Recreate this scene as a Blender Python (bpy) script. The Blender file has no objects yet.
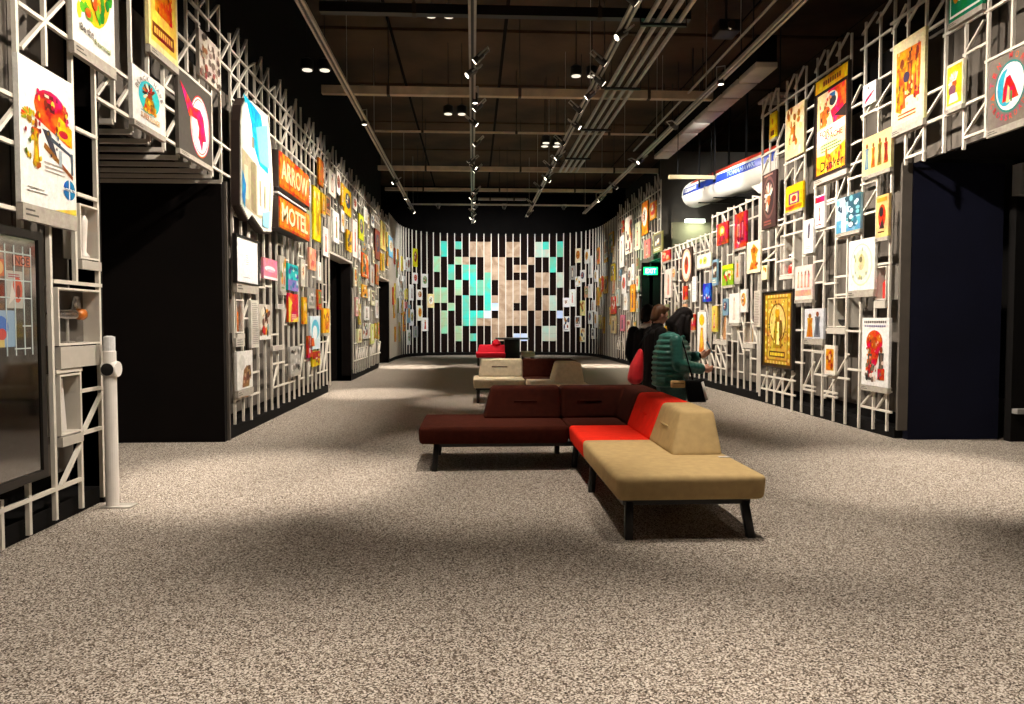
import bpy, bmesh, math, random
from mathutils import Vector, Matrix, Euler
R = random.Random(7)
scene = bpy.context.scene
col = scene.collection

# ------------------------------------------------------------------ camera
FPX, CAMZ = 740.0, 1.5
YAW, PITCH = math.atan(39 / FPX), math.atan(30 / FPX)
cam_d = bpy.data.cameras.new('camera')
cam = bpy.data.objects.new('camera', cam_d)
col.objects.link(cam)
cam.location = (0, 0, CAMZ)
cam.rotation_euler = (math.pi / 2 - PITCH, 0, -YAW)
cam_d.sensor_fit = 'HORIZONTAL'; cam_d.sensor_width = 36
cam_d.lens = FPX / 1024 * 36
cam_d.clip_end = 200
scene.camera = cam
CR = Euler(cam.rotation_euler).to_matrix()

# ------------------------------------------------------------------ world / view
w = bpy.data.worlds.new('world'); scene.world = w; w.use_nodes = True
w.node_tree.nodes['Background'].inputs[0].default_value = (0.9, 0.8, 0.7, 1)
w.node_tree.nodes['Background'].inputs[1].default_value = 0.03
vs = scene.view_settings
vs.view_transform = 'Standard'; vs.look = 'None'; vs.gamma = 1; vs.use_curve_mapping = False
vs.exposure = 0.45
scene.cycles.use_denoising = True
scene.cycles.max_bounces = 6
scene.cycles.sample_clamp_indirect = 4

# ------------------------------------------------------------------ gallery lights (track spots)
LIGHTS = []
def spot(loc, target, power, angle=60, blend=.6, colr=(1, .88, .74), size=.08):
    ld = bpy.data.lights.new('spot_light', 'SPOT')
    ld.energy = power; ld.spot_size = math.radians(angle); ld.spot_blend = blend
    ld.color = colr; ld.shadow_soft_size = size
    o = bpy.data.objects.new('spot_light', ld); col.objects.link(o)
    o.location = loc
    o.rotation_euler = (Vector(target) - Vector(loc)).to_track_quat('-Z', 'Y').to_euler()
    LIGHTS.append((Vector(loc), Vector(target)))
    return o
XL, XR, TZ = -3.05, 5.37, 5.6            # lattice planes and track height
TRK = {'l': -2.2, 'c': 0.0, 'm': 2.1, 'r': 4.2}
WARM, COOL = (1, .89, .765), (1, .97, .93)
# left wall washers, hung on the centre track
for y, p in ((3.4, 620), (6.2, 800), (9.2, 950), (11.6, 900), (14.2, 900), (17.0, 850), (20.0, 850), (23.2, 850), (26.5, 800)):
    spot((TRK['c'], y, TZ - .12), (XL, y + .4, 2.7), p, 78, .8, WARM)
# right wall washers, hung on the middle track
for y, p in ((6.6, 850), (9.4, 1080), (11.6, 1080), (14.2, 1100), (16.8, 1100), (19.4, 1000), (22.4, 1000), (25.4, 900)):
    spot((TRK['m'], y, TZ - .12), (XR, y + .4, 2.8), p, 78, .8, WARM)
# rear curved wall
for x in (-1.2, 1.1, 3.2):
    spot((x, 26.2, TZ - .12), (x, 33.4, 2.9), 1200, 66, .7, COOL)
# spots added to brighten the hung missile
spot((TRK['r'], 15.2, TZ - .12), (6.1, 17.2, 4.8), 380, 70, .8, COOL); spot((TRK['r'], 18.6, TZ - .12), (6.1, 19.6, 4.9), 260, 70, .8, COOL)
# pools of light on the carpet and benches; some spots added as fill for dark carpet and the far bench
for x, y, p, a in ((-2.2, 6.9, 1500, 38), (-.1, 6.6, 700, 40), (4.2, 6.7, 1500, 40), (4.2, 2.2, 560, 54), (0.0, 1.7, 900, 56), (2.1, 1.7, 700, 56), (-2.2, 2.2, 420, 48),
                   (0.05, 8.6, 560, 38), (0.05, 4.3, 260, 64), (4.2, 4.4, 200, 60), (2.1, 5.3, 760, 36), (2.1, 8.3, 600, 34), (-2.2, 15.4, 1500, 32), (4.2, 12.5, 240, 46),
                   (-2.2, 24.6, 2600, 30), (4.2, 24.8, 2600, 30), (0.05, 13.8, 760, 34), (.05, 25.2, 900, 30)):
    spot((x, y, TZ - .12), (x + .15, y + .25, 0), p, a, .8, WARM)

# ------------------------------------------------------------------ projection helpers
def ray(px, py):
    return CR @ Vector(((px - 512) / FPX, -(py - 352) / FPX, -1))
def on_x(px, py, X):
    d = ray(px, py); t = X / d.x
    return t * d.y, CAMZ + t * d.z
def on_y(px, py, Y):
    d = ray(px, py); t = Y / d.y
    return t * d.x, CAMZ + t * d.z
def on_z(px, py, Z):
    d = ray(px, py); t = (Z - CAMZ) / d.z
    return t * d.x, t * d.y

# ------------------------------------------------------------------ materials
def C(h):
    h = h.lstrip('#'); v = [int(h[i:i + 2], 16) / 255 for i in (0, 2, 4)]
    return tuple(x / 12.92 if x <= .04045 else ((x + .055) / 1.055) ** 2.4 for x in v)
MATS = {}
def mat(name, colr=(.5, .5, .5), rough=.6, metal=0, spec=.5, noise=0, nscale=20, bump=0, emit=0, bscale=None, stretch=None):
    if name in MATS: return MATS[name]
    m = bpy.data.materials.new(name); m.use_nodes = True
    nt = m.node_tree; b = nt.nodes['Principled BSDF']
    b.inputs['Base Color'].default_value = (*colr, 1)
    b.inputs['Roughness'].default_value = rough; b.inputs['Metallic'].default_value = metal
    b.inputs['Specular IOR Level'].default_value = spec
    if noise or bump:
        tc = nt.nodes.new('ShaderNodeTexCoord')
        mp = nt.nodes.new('ShaderNodeMapping'); nt.links.new(tc.outputs['Object'], mp.inputs[0])
        if stretch: mp.inputs['Scale'].default_value = stretch
        n = nt.nodes.new('ShaderNodeTexNoise'); n.inputs['Scale'].default_value = nscale; n.inputs['Detail'].default_value = 5
        nt.links.new(mp.outputs[0], n.inputs['Vector'])
        if noise:
            r = nt.nodes.new('ShaderNodeValToRGB')
            r.color_ramp.elements[0].position = .3; r.color_ramp.elements[1].position = .7
            r.color_ramp.elements[0].color = (*[c * (1 - noise) for c in colr], 1)
            r.color_ramp.elements[1].color = (*[min(1, c * (1 + noise)) for c in colr], 1)
            nt.links.new(n.outputs[0], r.inputs[0]); nt.links.new(r.outputs[0], b.inputs['Base Color'])
        if bump:
            n2 = nt.nodes.new('ShaderNodeTexNoise'); n2.inputs['Scale'].default_value = bscale or nscale
            nt.links.new(mp.outputs[0], n2.inputs['Vector'])
            bp = nt.nodes.new('ShaderNodeBump'); bp.inputs['Strength'].default_value = bump; bp.inputs['Distance'].default_value = .01
            nt.links.new(n2.outputs[0], bp.inputs['Height']); nt.links.new(bp.outputs[0], b.inputs['Normal'])
    if emit:
        b.inputs['Emission Color'].default_value = (*colr, 1); b.inputs['Emission Strength'].default_value = emit
    MATS[name] = m
    return m
def print_mat():
    m = bpy.data.materials.new('printed_ink'); m.use_nodes = True
    nt = m.node_tree; b = nt.nodes['Principled BSDF']
    a = nt.nodes.new('ShaderNodeVertexColor'); a.layer_name = 'Col'
    tc = nt.nodes.new('ShaderNodeTexCoord'); n = nt.nodes.new('ShaderNodeTexNoise')
    n.inputs['Scale'].default_value = 16; n.inputs['Detail'].default_value = 8; n.inputs['Roughness'].default_value = .75; nt.links.new(tc.outputs['Object'], n.inputs['Vector'])
    mr = nt.nodes.new('ShaderNodeMapRange'); mr.inputs[1].default_value = .3; mr.inputs[2].default_value = .7; mr.inputs[3].default_value = .62; mr.inputs[4].default_value = .98
    nt.links.new(n.outputs[0], mr.inputs[0])
    mx = nt.nodes.new('ShaderNodeMixRGB'); mx.blend_type = 'MULTIPLY'; mx.inputs[0].default_value = 1
    nt.links.new(a.outputs[0], mx.inputs[1]); nt.links.new(mr.outputs[0], mx.inputs[2])
    hs = nt.nodes.new('ShaderNodeHueSaturation'); n2 = nt.nodes.new('ShaderNodeTexNoise'); n2.inputs['Scale'].default_value = 9; n2.inputs['Detail'].default_value = 6
    nt.links.new(tc.outputs['Object'], n2.inputs['Vector']); m2 = nt.nodes.new('ShaderNodeMapRange'); m2.inputs[1].default_value = .3; m2.inputs[2].default_value = .7; m2.inputs[3].default_value = .455; m2.inputs[4].default_value = .545
    nt.links.new(n2.outputs[0], m2.inputs[0]); hs.inputs['Saturation'].default_value = 1.12; nt.links.new(m2.outputs[0], hs.inputs['Hue']); nt.links.new(mx.outputs[0], hs.inputs['Color'])
    nt.links.new(hs.outputs[0], b.inputs['Base Color']); b.inputs['Roughness'].default_value = .55
    b.inputs['Specular IOR Level'].default_value = .3
    return m
PRINT = print_mat()
M_ROD = mat('cream_painted_rod', C('#d6cfc2'), .45, noise=.06, nscale=9)
M_BOARD = mat('warm_grey_board', C('#564f47'), .8, noise=.14, nscale=3, bump=.1, bscale=60)
M_BLACK = mat('matt_black_wall', C('#0a0807'), .9, spec=.15, noise=.25, nscale=2)
M_BROWNBLK = mat('brown_black_wall', C('#0d0806'), .9, spec=.15, noise=.2, nscale=2)
M_NAVY = mat('navy_black_wall', C('#0d0f22'), .85, spec=.2, noise=.25, nscale=1.2)
M_BSTEEL = mat('black_steel', C('#0c0c0d'), .45, noise=.1, nscale=20)
M_STEEL = mat('grey_track_metal', C('#b5b0a6'), .4, .3, noise=.1, nscale=12)
M_BEAM = mat('pale_beam_paint', C('#d2c0a4'), .7, noise=.15, nscale=4)
M_DBEAM = mat('dark_beam_paint', C('#3a3028'), .7, noise=.2, nscale=4)
M_WHITEP = mat('white_powder_coat', C('#e4ded6'), .4, noise=.04, nscale=10)
M_STRIP = mat('caption_grey', C('#b9b2a6'), .6, noise=.05, nscale=14)
M_BEIGE = mat('beige_upholstery', C('#bba070'), .9, spec=.12, noise=.08, nscale=16, bump=.35, bscale=260)
M_CREAM = mat('cream_upholstery', C('#cdbfa2'), .9, spec=.12, noise=.1, nscale=16, bump=.3, bscale=260)
M_RED = mat('red_upholstery', C('#f5301c'), .85, spec=.12, noise=.07, nscale=12, bump=.3, bscale=260)
M_PINKRED = mat('crimson_upholstery', C('#dd2a3c'), .85, spec=.12, noise=.07, nscale=12, bump=.3, bscale=260)
M_BROWN = mat('brown_upholstery', C('#3c160b'), .9, spec=.1, noise=.2, nscale=14, bump=.35, bscale=260)
M_SKIN = mat('skin', C('#d39a80'), .55, noise=.06, nscale=30)
M_HAIRD = mat('dark_hair', C('#100807'), .7, spec=.2, noise=.3, nscale=60, bump=.5, bscale=120, stretch=(1, 1, .15))
M_HAIRB = mat('brown_hair', C('#5a3517'), .5, noise=.3, nscale=60, bump=.5, bscale=120, stretch=(1, 1, .2))
M_PUFF = mat('green_quilted_nylon', C('#2f6a5f'), .38, noise=.18, nscale=24, bump=.25, bscale=40)
M_COAT = mat('black_wool', C('#100c0b'), .85, spec=.15, noise=.2, nscale=40, bump=.3, bscale=200)
M_JEANS = mat('dark_teal_cloth', C('#35595a'), .8, noise=.25, nscale=40)
M_BLKCLOTH = mat('black_cloth', C('#0b0a0b'), .8, spec=.15, noise=.2, nscale=40)
M_REDBAG = mat('red_nylon', C('#e2202a'), .55, noise=.1, nscale=15, bump=.2, bscale=25)
M_TANL = mat('tan_leather', C('#d9b070'), .6, noise=.1, nscale=20)
def glass_mat():
    m = bpy.data.materials.new('clear_glass'); m.use_nodes = True
    nt = m.node_tree; b = nt.nodes['Principled BSDF']; out = nt.nodes['Material Output']
    b.inputs['Base Color'].default_value = (.9, .95, .95, 1); b.inputs['Roughness'].default_value = .03
    t = nt.nodes.new('ShaderNodeBsdfTransparent'); lw = nt.nodes.new('ShaderNodeLayerWeight'); lw.inputs[0].default_value = .5
    pw = nt.nodes.new('ShaderNodeMath'); pw.operation = 'POWER'; pw.inputs[1].default_value = 4
    sc_ = nt.nodes.new('ShaderNodeMath'); sc_.operation = 'MULTIPLY_ADD'; sc_.inputs[1].default_value = .3; sc_.inputs[2].default_value = .02
    g = nt.nodes.new('ShaderNodeBsdfGlossy'); g.inputs['Roughness'].default_value = .02
    mx = nt.nodes.new('ShaderNodeMixShader')
    nt.links.new(lw.outputs['Facing'], pw.inputs[0]); nt.links.new(pw.outputs[0], sc_.inputs[0]); nt.links.new(sc_.outputs[0], mx.inputs[0])
    nt.links.new(t.outputs[0], mx.inputs[1]); nt.links.new(g.outputs[0], mx.inputs[2])
    nt.links.new(mx.outputs[0], out.inputs[0])
    return m
M_GLASS = glass_mat()

def carpet_mat():
    m = bpy.data.materials.new('speckled_loop_carpet'); m.use_nodes = True
    nt = m.node_tree; b = nt.nodes['Principled BSDF']; L = nt.links.new
    tc = nt.nodes.new('ShaderNodeTexCoord')
    v = nt.nodes.new('ShaderNodeTexVoronoi'); v.inputs['Scale'].default_value = 150; L(tc.outputs['Object'], v.inputs['Vector'])
    sp = nt.nodes.new('ShaderNodeSeparateColor'); L(v.outputs['Color'], sp.inputs[0])
    n = nt.nodes.new('ShaderNodeTexNoise'); n.inputs['Scale'].default_value = 85; n.inputs['Detail'].default_value = 4
    L(tc.outputs['Object'], n.inputs['Vector'])
    ma = nt.nodes.new('ShaderNodeMath'); ma.operation = 'MULTIPLY_ADD'; ma.inputs[1].default_value = .75
    mb = nt.nodes.new('ShaderNodeMath'); mb.operation = 'MULTIPLY'; mb.inputs[1].default_value = .45
    L(n.outputs[0], mb.inputs[0]); L(sp.outputs[0], ma.inputs[0]); L(mb.outputs[0], ma.inputs[2])
    r = nt.nodes.new('ShaderNodeValToRGB'); e = r.color_ramp.elements
    e[0].position = .2; e[0].color = (*C('#241f1c'), 1)
    e[1].position = .9; e[1].color = (*C('#c9bfb3'), 1)
    k = e.new(.52); k.color = (*C('#6f6357'), 1)
    L(ma.outputs[0], r.inputs[0]); L(r.outputs[0], b.inputs['Base Color'])
    b.inputs['Roughness'].default_value = 1; b.inputs['Specular IOR Level'].default_value = .1
    bp = nt.nodes.new('ShaderNodeBump'); bp.inputs['Strength'].default_value = .5; bp.inputs['Distance'].default_value = .006
    L(ma.outputs[0], bp.inputs['Height']); L(bp.outputs[0], b.inputs['Normal'])
    return m
M_CARPET = carpet_mat()

# ------------------------------------------------------------------ mesh helpers
class MB:
    def __init__(s): s.v = []; s.f = []
    def add(s, vs, fs):
        o = len(s.v); s.v += [tuple(v) for v in vs]; s.f += [tuple(i + o for i in f) for f in fs]; return s
    def box(s, x0, x1, y0, y1, z0, z1):
        return s.hexa([(x0, y0), (x1, y0), (x1, y1), (x0, y1)], z0, [(x0, y0), (x1, y0), (x1, y1), (x0, y1)], z1)
    def hexa(s, lo, z0, hi, z1):
        n = len(lo)
        vs = [(x, y, z0) for x, y in lo] + [(x, y, z1) for x, y in hi]
        fs = [tuple(range(n))[::-1], tuple(range(n, 2 * n))] + [(i, (i + 1) % n, n + (i + 1) % n, n + i) for i in range(n)]
        return s.add(vs, fs)
    def prism_y(s, pts, y0, y1):      # polygon in x,z (counter-clockwise seen from -y) extruded along y
        n = len(pts)
        vs = [(x, y0, z) for x, z in pts] + [(x, y1, z) for x, z in pts]
        fs = [tuple(range(n)), tuple(range(n, 2 * n))[::-1]] + [((i + 1) % n, i, n + i, n + (i + 1) % n) for i in range(n)]
        return s.add(vs, fs)
    def tube(s, a, b, ra, rb=None, n=10, caps=True):
        a, b = Vector(a), Vector(b); rb = ra if rb is None else rb
        d = (b - a).normalized(); u = d.orthogonal().normalized(); w_ = d.cross(u)
        vs = []
        for p, r in ((a, ra), (b, rb)):
            vs += [p + (u * math.cos(t) + w_ * math.sin(t)) * r for t in [2 * math.pi * i / n for i in range(n)]]
        fs = [(i, (i + 1) % n, n + (i + 1) % n, n + i) for i in range(n)]
        if caps: fs += [tuple(range(n))[::-1], tuple(range(n, 2 * n))]
        return s.add(vs, fs)
    def lathe(s, prof, n=16, axis='z', origin=(0, 0, 0)):
        vs = []; fs = []
        for r, h in prof:
            for i in range(n):
                t = 2 * math.pi * i / n; p = (r * math.cos(t), r * math.sin(t), h)
                if axis == 'y': p = (p[0], p[2], p[1])
                if axis == 'x': p = (p[2], p[0], p[1])
                vs.append((p[0] + origin[0], p[1] + origin[1], p[2] + origin[2]))
        m = len(prof)
        for k in range(m - 1):
            for i in range(n):
                fs.append((k * n + i, k * n + (i + 1) % n, (k + 1) * n + (i + 1) % n, (k + 1) * n + i))
        fs.append(tuple(range(n))[::-1]); fs.append(tuple(range((m - 1) * n, m * n)))
        return s.add(vs, fs)
    def mesh(s, name, smooth=False, bevel=0, seg=2):
        me = bpy.data.meshes.new(name); me.from_pydata(s.v, [], s.f); me.update()
        bm = bmesh.new(); bm.from_mesh(me)
        bmesh.ops.recalc_face_normals(bm, faces=bm.faces)
        if bevel: bmesh.ops.bevel(bm, geom=list(bm.edges) + list(bm.verts), offset=bevel, segments=seg, profile=.6, affect='EDGES', clamp_overlap=True)
        if smooth or bevel:
            for f in bm.faces: f.smooth = True
        bm.to_mesh(me); bm.free(); return me
    def build(s, name, m, parent=None, smooth=False, bevel=0, seg=2, loc=None):
        return link(name, s.mesh(name, smooth, bevel, seg), m, parent, loc)
def link(name, me, m, parent=None, loc=None):
    if m and not me.materials: me.materials.append(m)
    o = bpy.data.objects.new(name, me); col.objects.link(o)
    if loc: o.location = loc
    if parent: o.parent = parent
    return o
def tag(o, label, cat, group=None):
    o['label'] = label; o['category'] = cat
    if group: o['group'] = group
    return o
def struct(o): o['kind'] = 'structure'; return o
def empty(name, loc=(0, 0, 0), rz=0):
    o = bpy.data.objects.new(name, None); col.objects.link(o); o.location = loc; o.rotation_euler = (0, 0, rz)
    o.empty_display_size = .1
    return o
def bx(name, m, x0, x1, y0, y1, z0, z1, parent=None, bevel=0):
    ox, oy, oz = (x0 + x1) / 2, (y0 + y1) / 2, z0
    o = MB().box(x0 - ox, x1 - ox, y0 - oy, y1 - oy, z0 - oz, z1 - oz).build(name, m, None, bevel=bevel)
    o.location = (ox, oy, oz)
    if parent:
        o.parent = parent; o.location = Vector((ox, oy, oz)) - parent.location
    return o

# ------------------------------------------------------------------ room shell
H_BOARD = 4.55
struct(bx('floor', M_CARPET, -9, 11, -4, 36, -.2, 0))
M_CEIL = mat('brown_black_deck', C('#4a3826'), .9, noise=.8, nscale=.45, bump=.2, bscale=8)
ceil = struct(bx('ceiling', M_BLACK, -9, 11, -4, 36, 7.65, 7.9))
for i, x in enumerate([-6.5, -4.1, -1.7, .7, 3.1, 5.5, 7.9]):
    for y in (5, 8.6, 12.2, 15.8, 19.4, 23, 26.6, 30.2):
        bx('panel', M_CEIL, x + .03, x + 2.35, y + .05, y + 3.5, 7.6, 7.65, ceil)
struct(bx('wall_left', M_BLACK, -3.45, -3.34, -4, 6.27, 0, 7.65))
wl2 = struct(bx('wall_left', M_BLACK, -3.45, -3.34, 9.48, 16.0, 0, 7.65))
wl3 = struct(bx('wall_left', M_BLACK, -3.45, -3.34, 18.97, 24.5, 0, 7.65))
struct(bx('wall_left', M_BLACK, -3.45, -3.34, 6.27, 9.48, 3.25, 7.65))
struct(bx('wall_left', M_BLACK, -3.45, -3.34, 16.0, 18.97, 3.0, 7.65))
struct(bx('wall_left', M_BLACK, -3.45, -3.34, 24.5, 27.4, 3.0, 7.65))
# passages behind the doorways
struct(bx('wall_left_passage', M_BROWNBLK, -7.5, -3.1, 9.38, 9.48, 0, 3.25))
struct(bx('wall_left_passage', M_BROWNBLK, -7.5, -3.1, 6.27, 6.37, 0, 3.25))
struct(bx('wall_left_passage', M_BLACK, -7.5, -7.4, 6.37, 9.38, 0, 3.25))
struct(bx('ceiling_passage', M_BLACK, -7.4, -3.45, 6.37, 9.38, 3.6, 3.7))
for a, b in ((16.0, 18.97), (24.5, 27.4)):
    struct(bx('wall_left_passage', M_BROWNBLK, -6.5, -3.1, b, b + .1, 0, 3.0))
    struct(bx('wall_left_passage', M_BROWNBLK, -6.5, -3.1, a - .1, a, 0, 3.0))
    struct(bx('wall_left_passage', M_BLACK, -6.6, -6.5, a, b, 0, 3.0))
    struct(bx('trim_1', M_STRIP, -3.34, -3.04, a, b, 2.97, 3.02))
# right side
struct(bx('wall_right', M_BLACK, 5.66, 5.77, 9.22, 13.6, 0, 5.2))
struct(bx('wall_right', M_BLACK, 5.66, 5.77, 4, 9.22, 3.5, 5.2))
struct(bx('wall_right', M_BLACK, 5.66, 5.77, 13.6, 16.52, 0, 3.85))
struct(bx('wall_right', M_BLACK, 5.66, 5.77, 16.52, 21.0, 0, 3.5))
struct(bx('wall_right', M_BLACK, 5.66, 5.77, 23.55, 27.4, 0, 6.4))
struct(bx('wall_right', M_BLACK, 5.66, 5.77, 21.3, 23.55, 3.4, 6.4))
struct(bx('wall_right_passage', M_NAVY, 5.53, 6.72, 9.1, 9.22, 0, 3.5))
struct(bx('wall_right_passage', M_BLACK, 6.72, 9.5, 8.88, 9.0, 0, 3.5))
struct(bx('wall_right_passage', M_BLACK, 9.5, 9.6, 3, 9.2, 0, 3.5))
struct(bx('ceiling_passage', M_BLACK, 5.77, 9.5, 3, 9.1, 3.55, 3.65))
struct(bx('wall_right_passage', M_BLACK, 5.42, 8.5, 23.55, 23.65, 0, 3.4))
struct(bx('wall_right_passage', M_BLACK, 5.42, 8.5, 20.9, 21.0, 0, 3.4))
struct(bx('wall_right_passage', M_BLACK, 8.5, 8.6, 21, 24, 0, 3.4))
struct(bx('ceiling_passage', M_BLACK, 5.77, 8.5, 21.0, 23.55, 3.4, 3.5))
M_OLIVE = mat('olive_grey_plaster', C('#6d6a52'), .85, noise=.12, nscale=3)
M_GREYW = mat('grey_plaster', C('#4a463f'), .85, noise=.12, nscale=3)
struct(bx('wall_right_bulkhead', M_OLIVE, 5.7, 8.0, 21.0, 21.15, 3.4, 4.35))
struct(bx('wall_right_bulkhead', M_GREYW, 5.4, 8.6, 21.2, 21.3, 3.4, 6.4))
struct(bx('wall_right_outer', M_BLACK, 10.4, 10.5, -4, 36, 0, 7.65))
struct(bx('wall_left_outer', M_BLACK, -8.6, -8.5, -4, 36, 0, 7.65))
struct(bx('wall_back_outer', M_BLACK, -8.5, 10.4, 35.8, 35.9, 0, 7.65))
struct(bx('wall_front', M_BLACK, -8.5, 10.4, -4, -3.9, 0, 7.65))

# backing boards, each a piece of its wall
def boards(side, y0, y1, z0, z1, parent=None, wd=.72):
    n = max(1, round((y1 - y0) / wd)); d = (y1 - y0) / n
    for i in range(n):
        a, b = y0 + i * d + .012, y0 + (i + 1) * d - .012
        j = R.uniform(0, .015)
        if side == 'l': bx('board', M_BOARD, XL - .285, XL - .25 + j, a, b, z0, z1, parent)
        else: bx('board', M_BOARD, XR + .25 - j, XR + .285, a, b, z0, z1, parent)
wl1 = struct(bx('wall_left_lining', M_BLACK, XL - .3, XL - .285, -4, 6.27, .0, 5.0))
boards('l', 1.0, 6.27, .3, 5.0, wl1)
wo = struct(bx('wall_left_lining', M_BLACK, XL - .3, XL - .285, 6.27, 9.48, 3.25, H_BOARD)); boards('l', 6.27, 9.48, 3.3, H_BOARD, wo)
wo = struct(bx('wall_left_lining', M_BLACK, XL - .3, XL - .285, 9.48, 16.0, 0, H_BOARD)); boards('l', 9.5, 16.0, .25, H_BOARD, wo)
wo = struct(bx('wall_left_lining', M_BLACK, XL - .3, XL - .285, 16.0, 18.97, 3.02, H_BOARD)); boards('l', 16.0, 18.97, 3.1, H_BOARD, wo)
wo = struct(bx('wall_left_lining', M_BLACK, XL - .3, XL - .285, 18.97, 24.5, 0, H_BOARD)); boards('l', 18.97, 24.5, .2, H_BOARD, wo)
wo = struct(bx('wall_left_lining', M_BLACK, XL - .3, XL - .285, 24.5, 27.4, 3.02, H_BOARD)); boards('l', 24.5, 27.4, 3.1, H_BOARD, wo)
wr = struct(bx('wall_right_lining', M_BLACK, XR + .285, XR + .3, 9.24, 13.6, 0, H_BOARD)); boards('r', 9.26, 13.6, .3, H_BOARD, wr)
wr = struct(bx('wall_right_lining', M_BLACK, XR + .285, XR + .3, 4, 9.24, 3.5, 5.2)); boards('r', 4, 9.24, 3.52, 5.0, wr)
wr = struct(bx('wall_right_lining', M_BLACK, XR + .285, XR + .3, 13.6, 16.52, 0, 3.85)); boards('r', 13.6, 16.52, .3, 3.8, wr)
wr = struct(bx('wall_right_lining', M_BLACK, XR + .285, XR + .3, 16.52, 21.0, 0, 3.5)); boards('r', 16.52, 20.98, .3, 3.45, wr)
wr = struct(bx('wall_right_lining', M_BLACK, XR + .285, XR + .3, 23.55, 27.4, 0, 5.2)); boards('r', 23.57, 27.4, .3, 5.2, wr)
wr = struct(bx('wall_right_lining', M_BLACK, XR + .285, XR + .3, 21.3, 23.55, 3.4, 5.2)); boards('r', 21.3, 23.55, 3.42, 5.2, wr)
struct(bx('wall_left_end', M_BROWNBLK, XL - .3, XL - .02, 6.27, 6.33, 0, 5.0)); struct(bx('wall_left_end', M_BOARD, XL - .28, XL - .02, 9.48, 9.52, 0, 3.25))
struct(bx('wall_right_end', M_BOARD, XR + .02, XR + .15, 9.1, 9.14, .12, 3.5))
# black plinths the lattices stand on
for a, b in ((-4, 6.27), (9.48, 16.0), (18.97, 24.5)):
    struct(bx('baseboard_left', M_BLACK, XL - .28, XL - .05, a, b, 0, .14))
for a, b in ((9.22, 13.6), (13.6, 21.0), (23.55, 27.4)):
    struct(bx('baseboard_right', M_BLACK, XR + .05, XR + .28, a, b, 0, .14))

# ------------------------------------------------------------------ lattices of rods
UNIT = MB().box(-.5, .5, -.5, .5, -.5, .5).mesh('rod')
UNIT.materials.append(M_ROD)
def rod(root, kind, X, y0, z0, y1, z1, t=.03, d=.03):
    t *= 1.0
    o = bpy.data.objects.new(kind, UNIT); col.objects.link(o); o.parent = root
    L_ = math.hypot(y1 - y0, z1 - z0)
    o.location = (X - root.location.x, (y0 + y1) / 2 - root.location.y, (z0 + z1) / 2 - root.location.z)
    o.rotation_euler = (math.atan2(z1 - z0, y1 - y0), 0, 0)
    o.scale = (d, L_ + (t if kind == 'rail' else 0), t)
    return o
def lattice(X, y0, label):
    return tag(empty('rod_lattice', (X, y0, 0)), label, 'lattice', 'cream rod lattices along the walls')
class Tr:                                  # rods given by where they show in the photograph, on plane X
    def __init__(s, root, X): s.r = root; s.X = X
    def post(s, x, yt, yb, at=None, z1=None, z0=None):
        Y, _ = on_x(x, at if at is not None else (yt + yb) / 2, s.X)
        def zat(py):
            d = ray(x, py); return CAMZ + (Y / d.y) * d.z
        rod(s.r, 'post', s.X, Y, z0 if z0 is not None else zat(yb), Y, z1 if z1 is not None else zat(yt))
    def rail(s, x0, y0, x1):
        Y0, Z = on_x(x0, y0, s.X); Y1, _ = on_x(x1, y0, s.X)
        # second end found at the same height
        yy = y0
        for _ in range(6):
            Y1, z1 = on_x(x1, yy, s.X); yy += (z1 - Z) * FPX / max(Y1, .1)
        rod(s.r, 'rail', s.X + (.004 if s.X < 0 else -.004), min(Y0, Y1), Z, max(Y0, Y1), Z, .028)
    def brace(s, x0, y0, x1, y1):
        Y0, Z0 = on_x(x0, y0, s.X); Y1, Z1 = on_x(x1, y1, s.X)
        rod(s.r, 'brace', s.X + (.006 if s.X < 0 else -.006), Y0, Z0, Y1, Z1, .024)

# near left lattice
r1 = lattice(XL, 4.5, 'cream rod lattice nearest on the left, around the glass display screen')
T = Tr(r1, XL)
T.post(17, 0, 228, at=110, z1=5.3); T.post(44, 0, 66, at=40, z1=5.3); T.post(70, 37, 282, at=60, z1=5.3)
T.post(94, 59, 497, at=110, z1=5.3); T.post(50, 217, 520, at=300); T.post(80, 365, 508, at=440); T.post(28.6, 481, 535, at=510)
T.post(0.5, 500, 550, at=520); T.post(-8, 0, 225, at=110, z1=5.3); T.post(-40, 0, 225, at=110, z1=5.3); T.post(-75, 0, 225, at=110, z1=5.3)
for a in ((17, 3, 72), (74, 128, 94.6), (76, 194, 95.5), (-40, 71, 16), (-40, 123, 18), (-60, 191, 21), (52, 281, 99), (55, 372, 79), (80.5, 391, 101), (82, 433, 103), (-40, 527, 80)):
    T.rail(*a)
for a in ((19, 48, 44, 20), (44, 20, 62, 1), (82, 432, 101, 392), (60, 486, 79, 445), (-8, 135, 17, 103), (-40, 120, -8, 80)):
    T.brace(*a)
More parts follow.
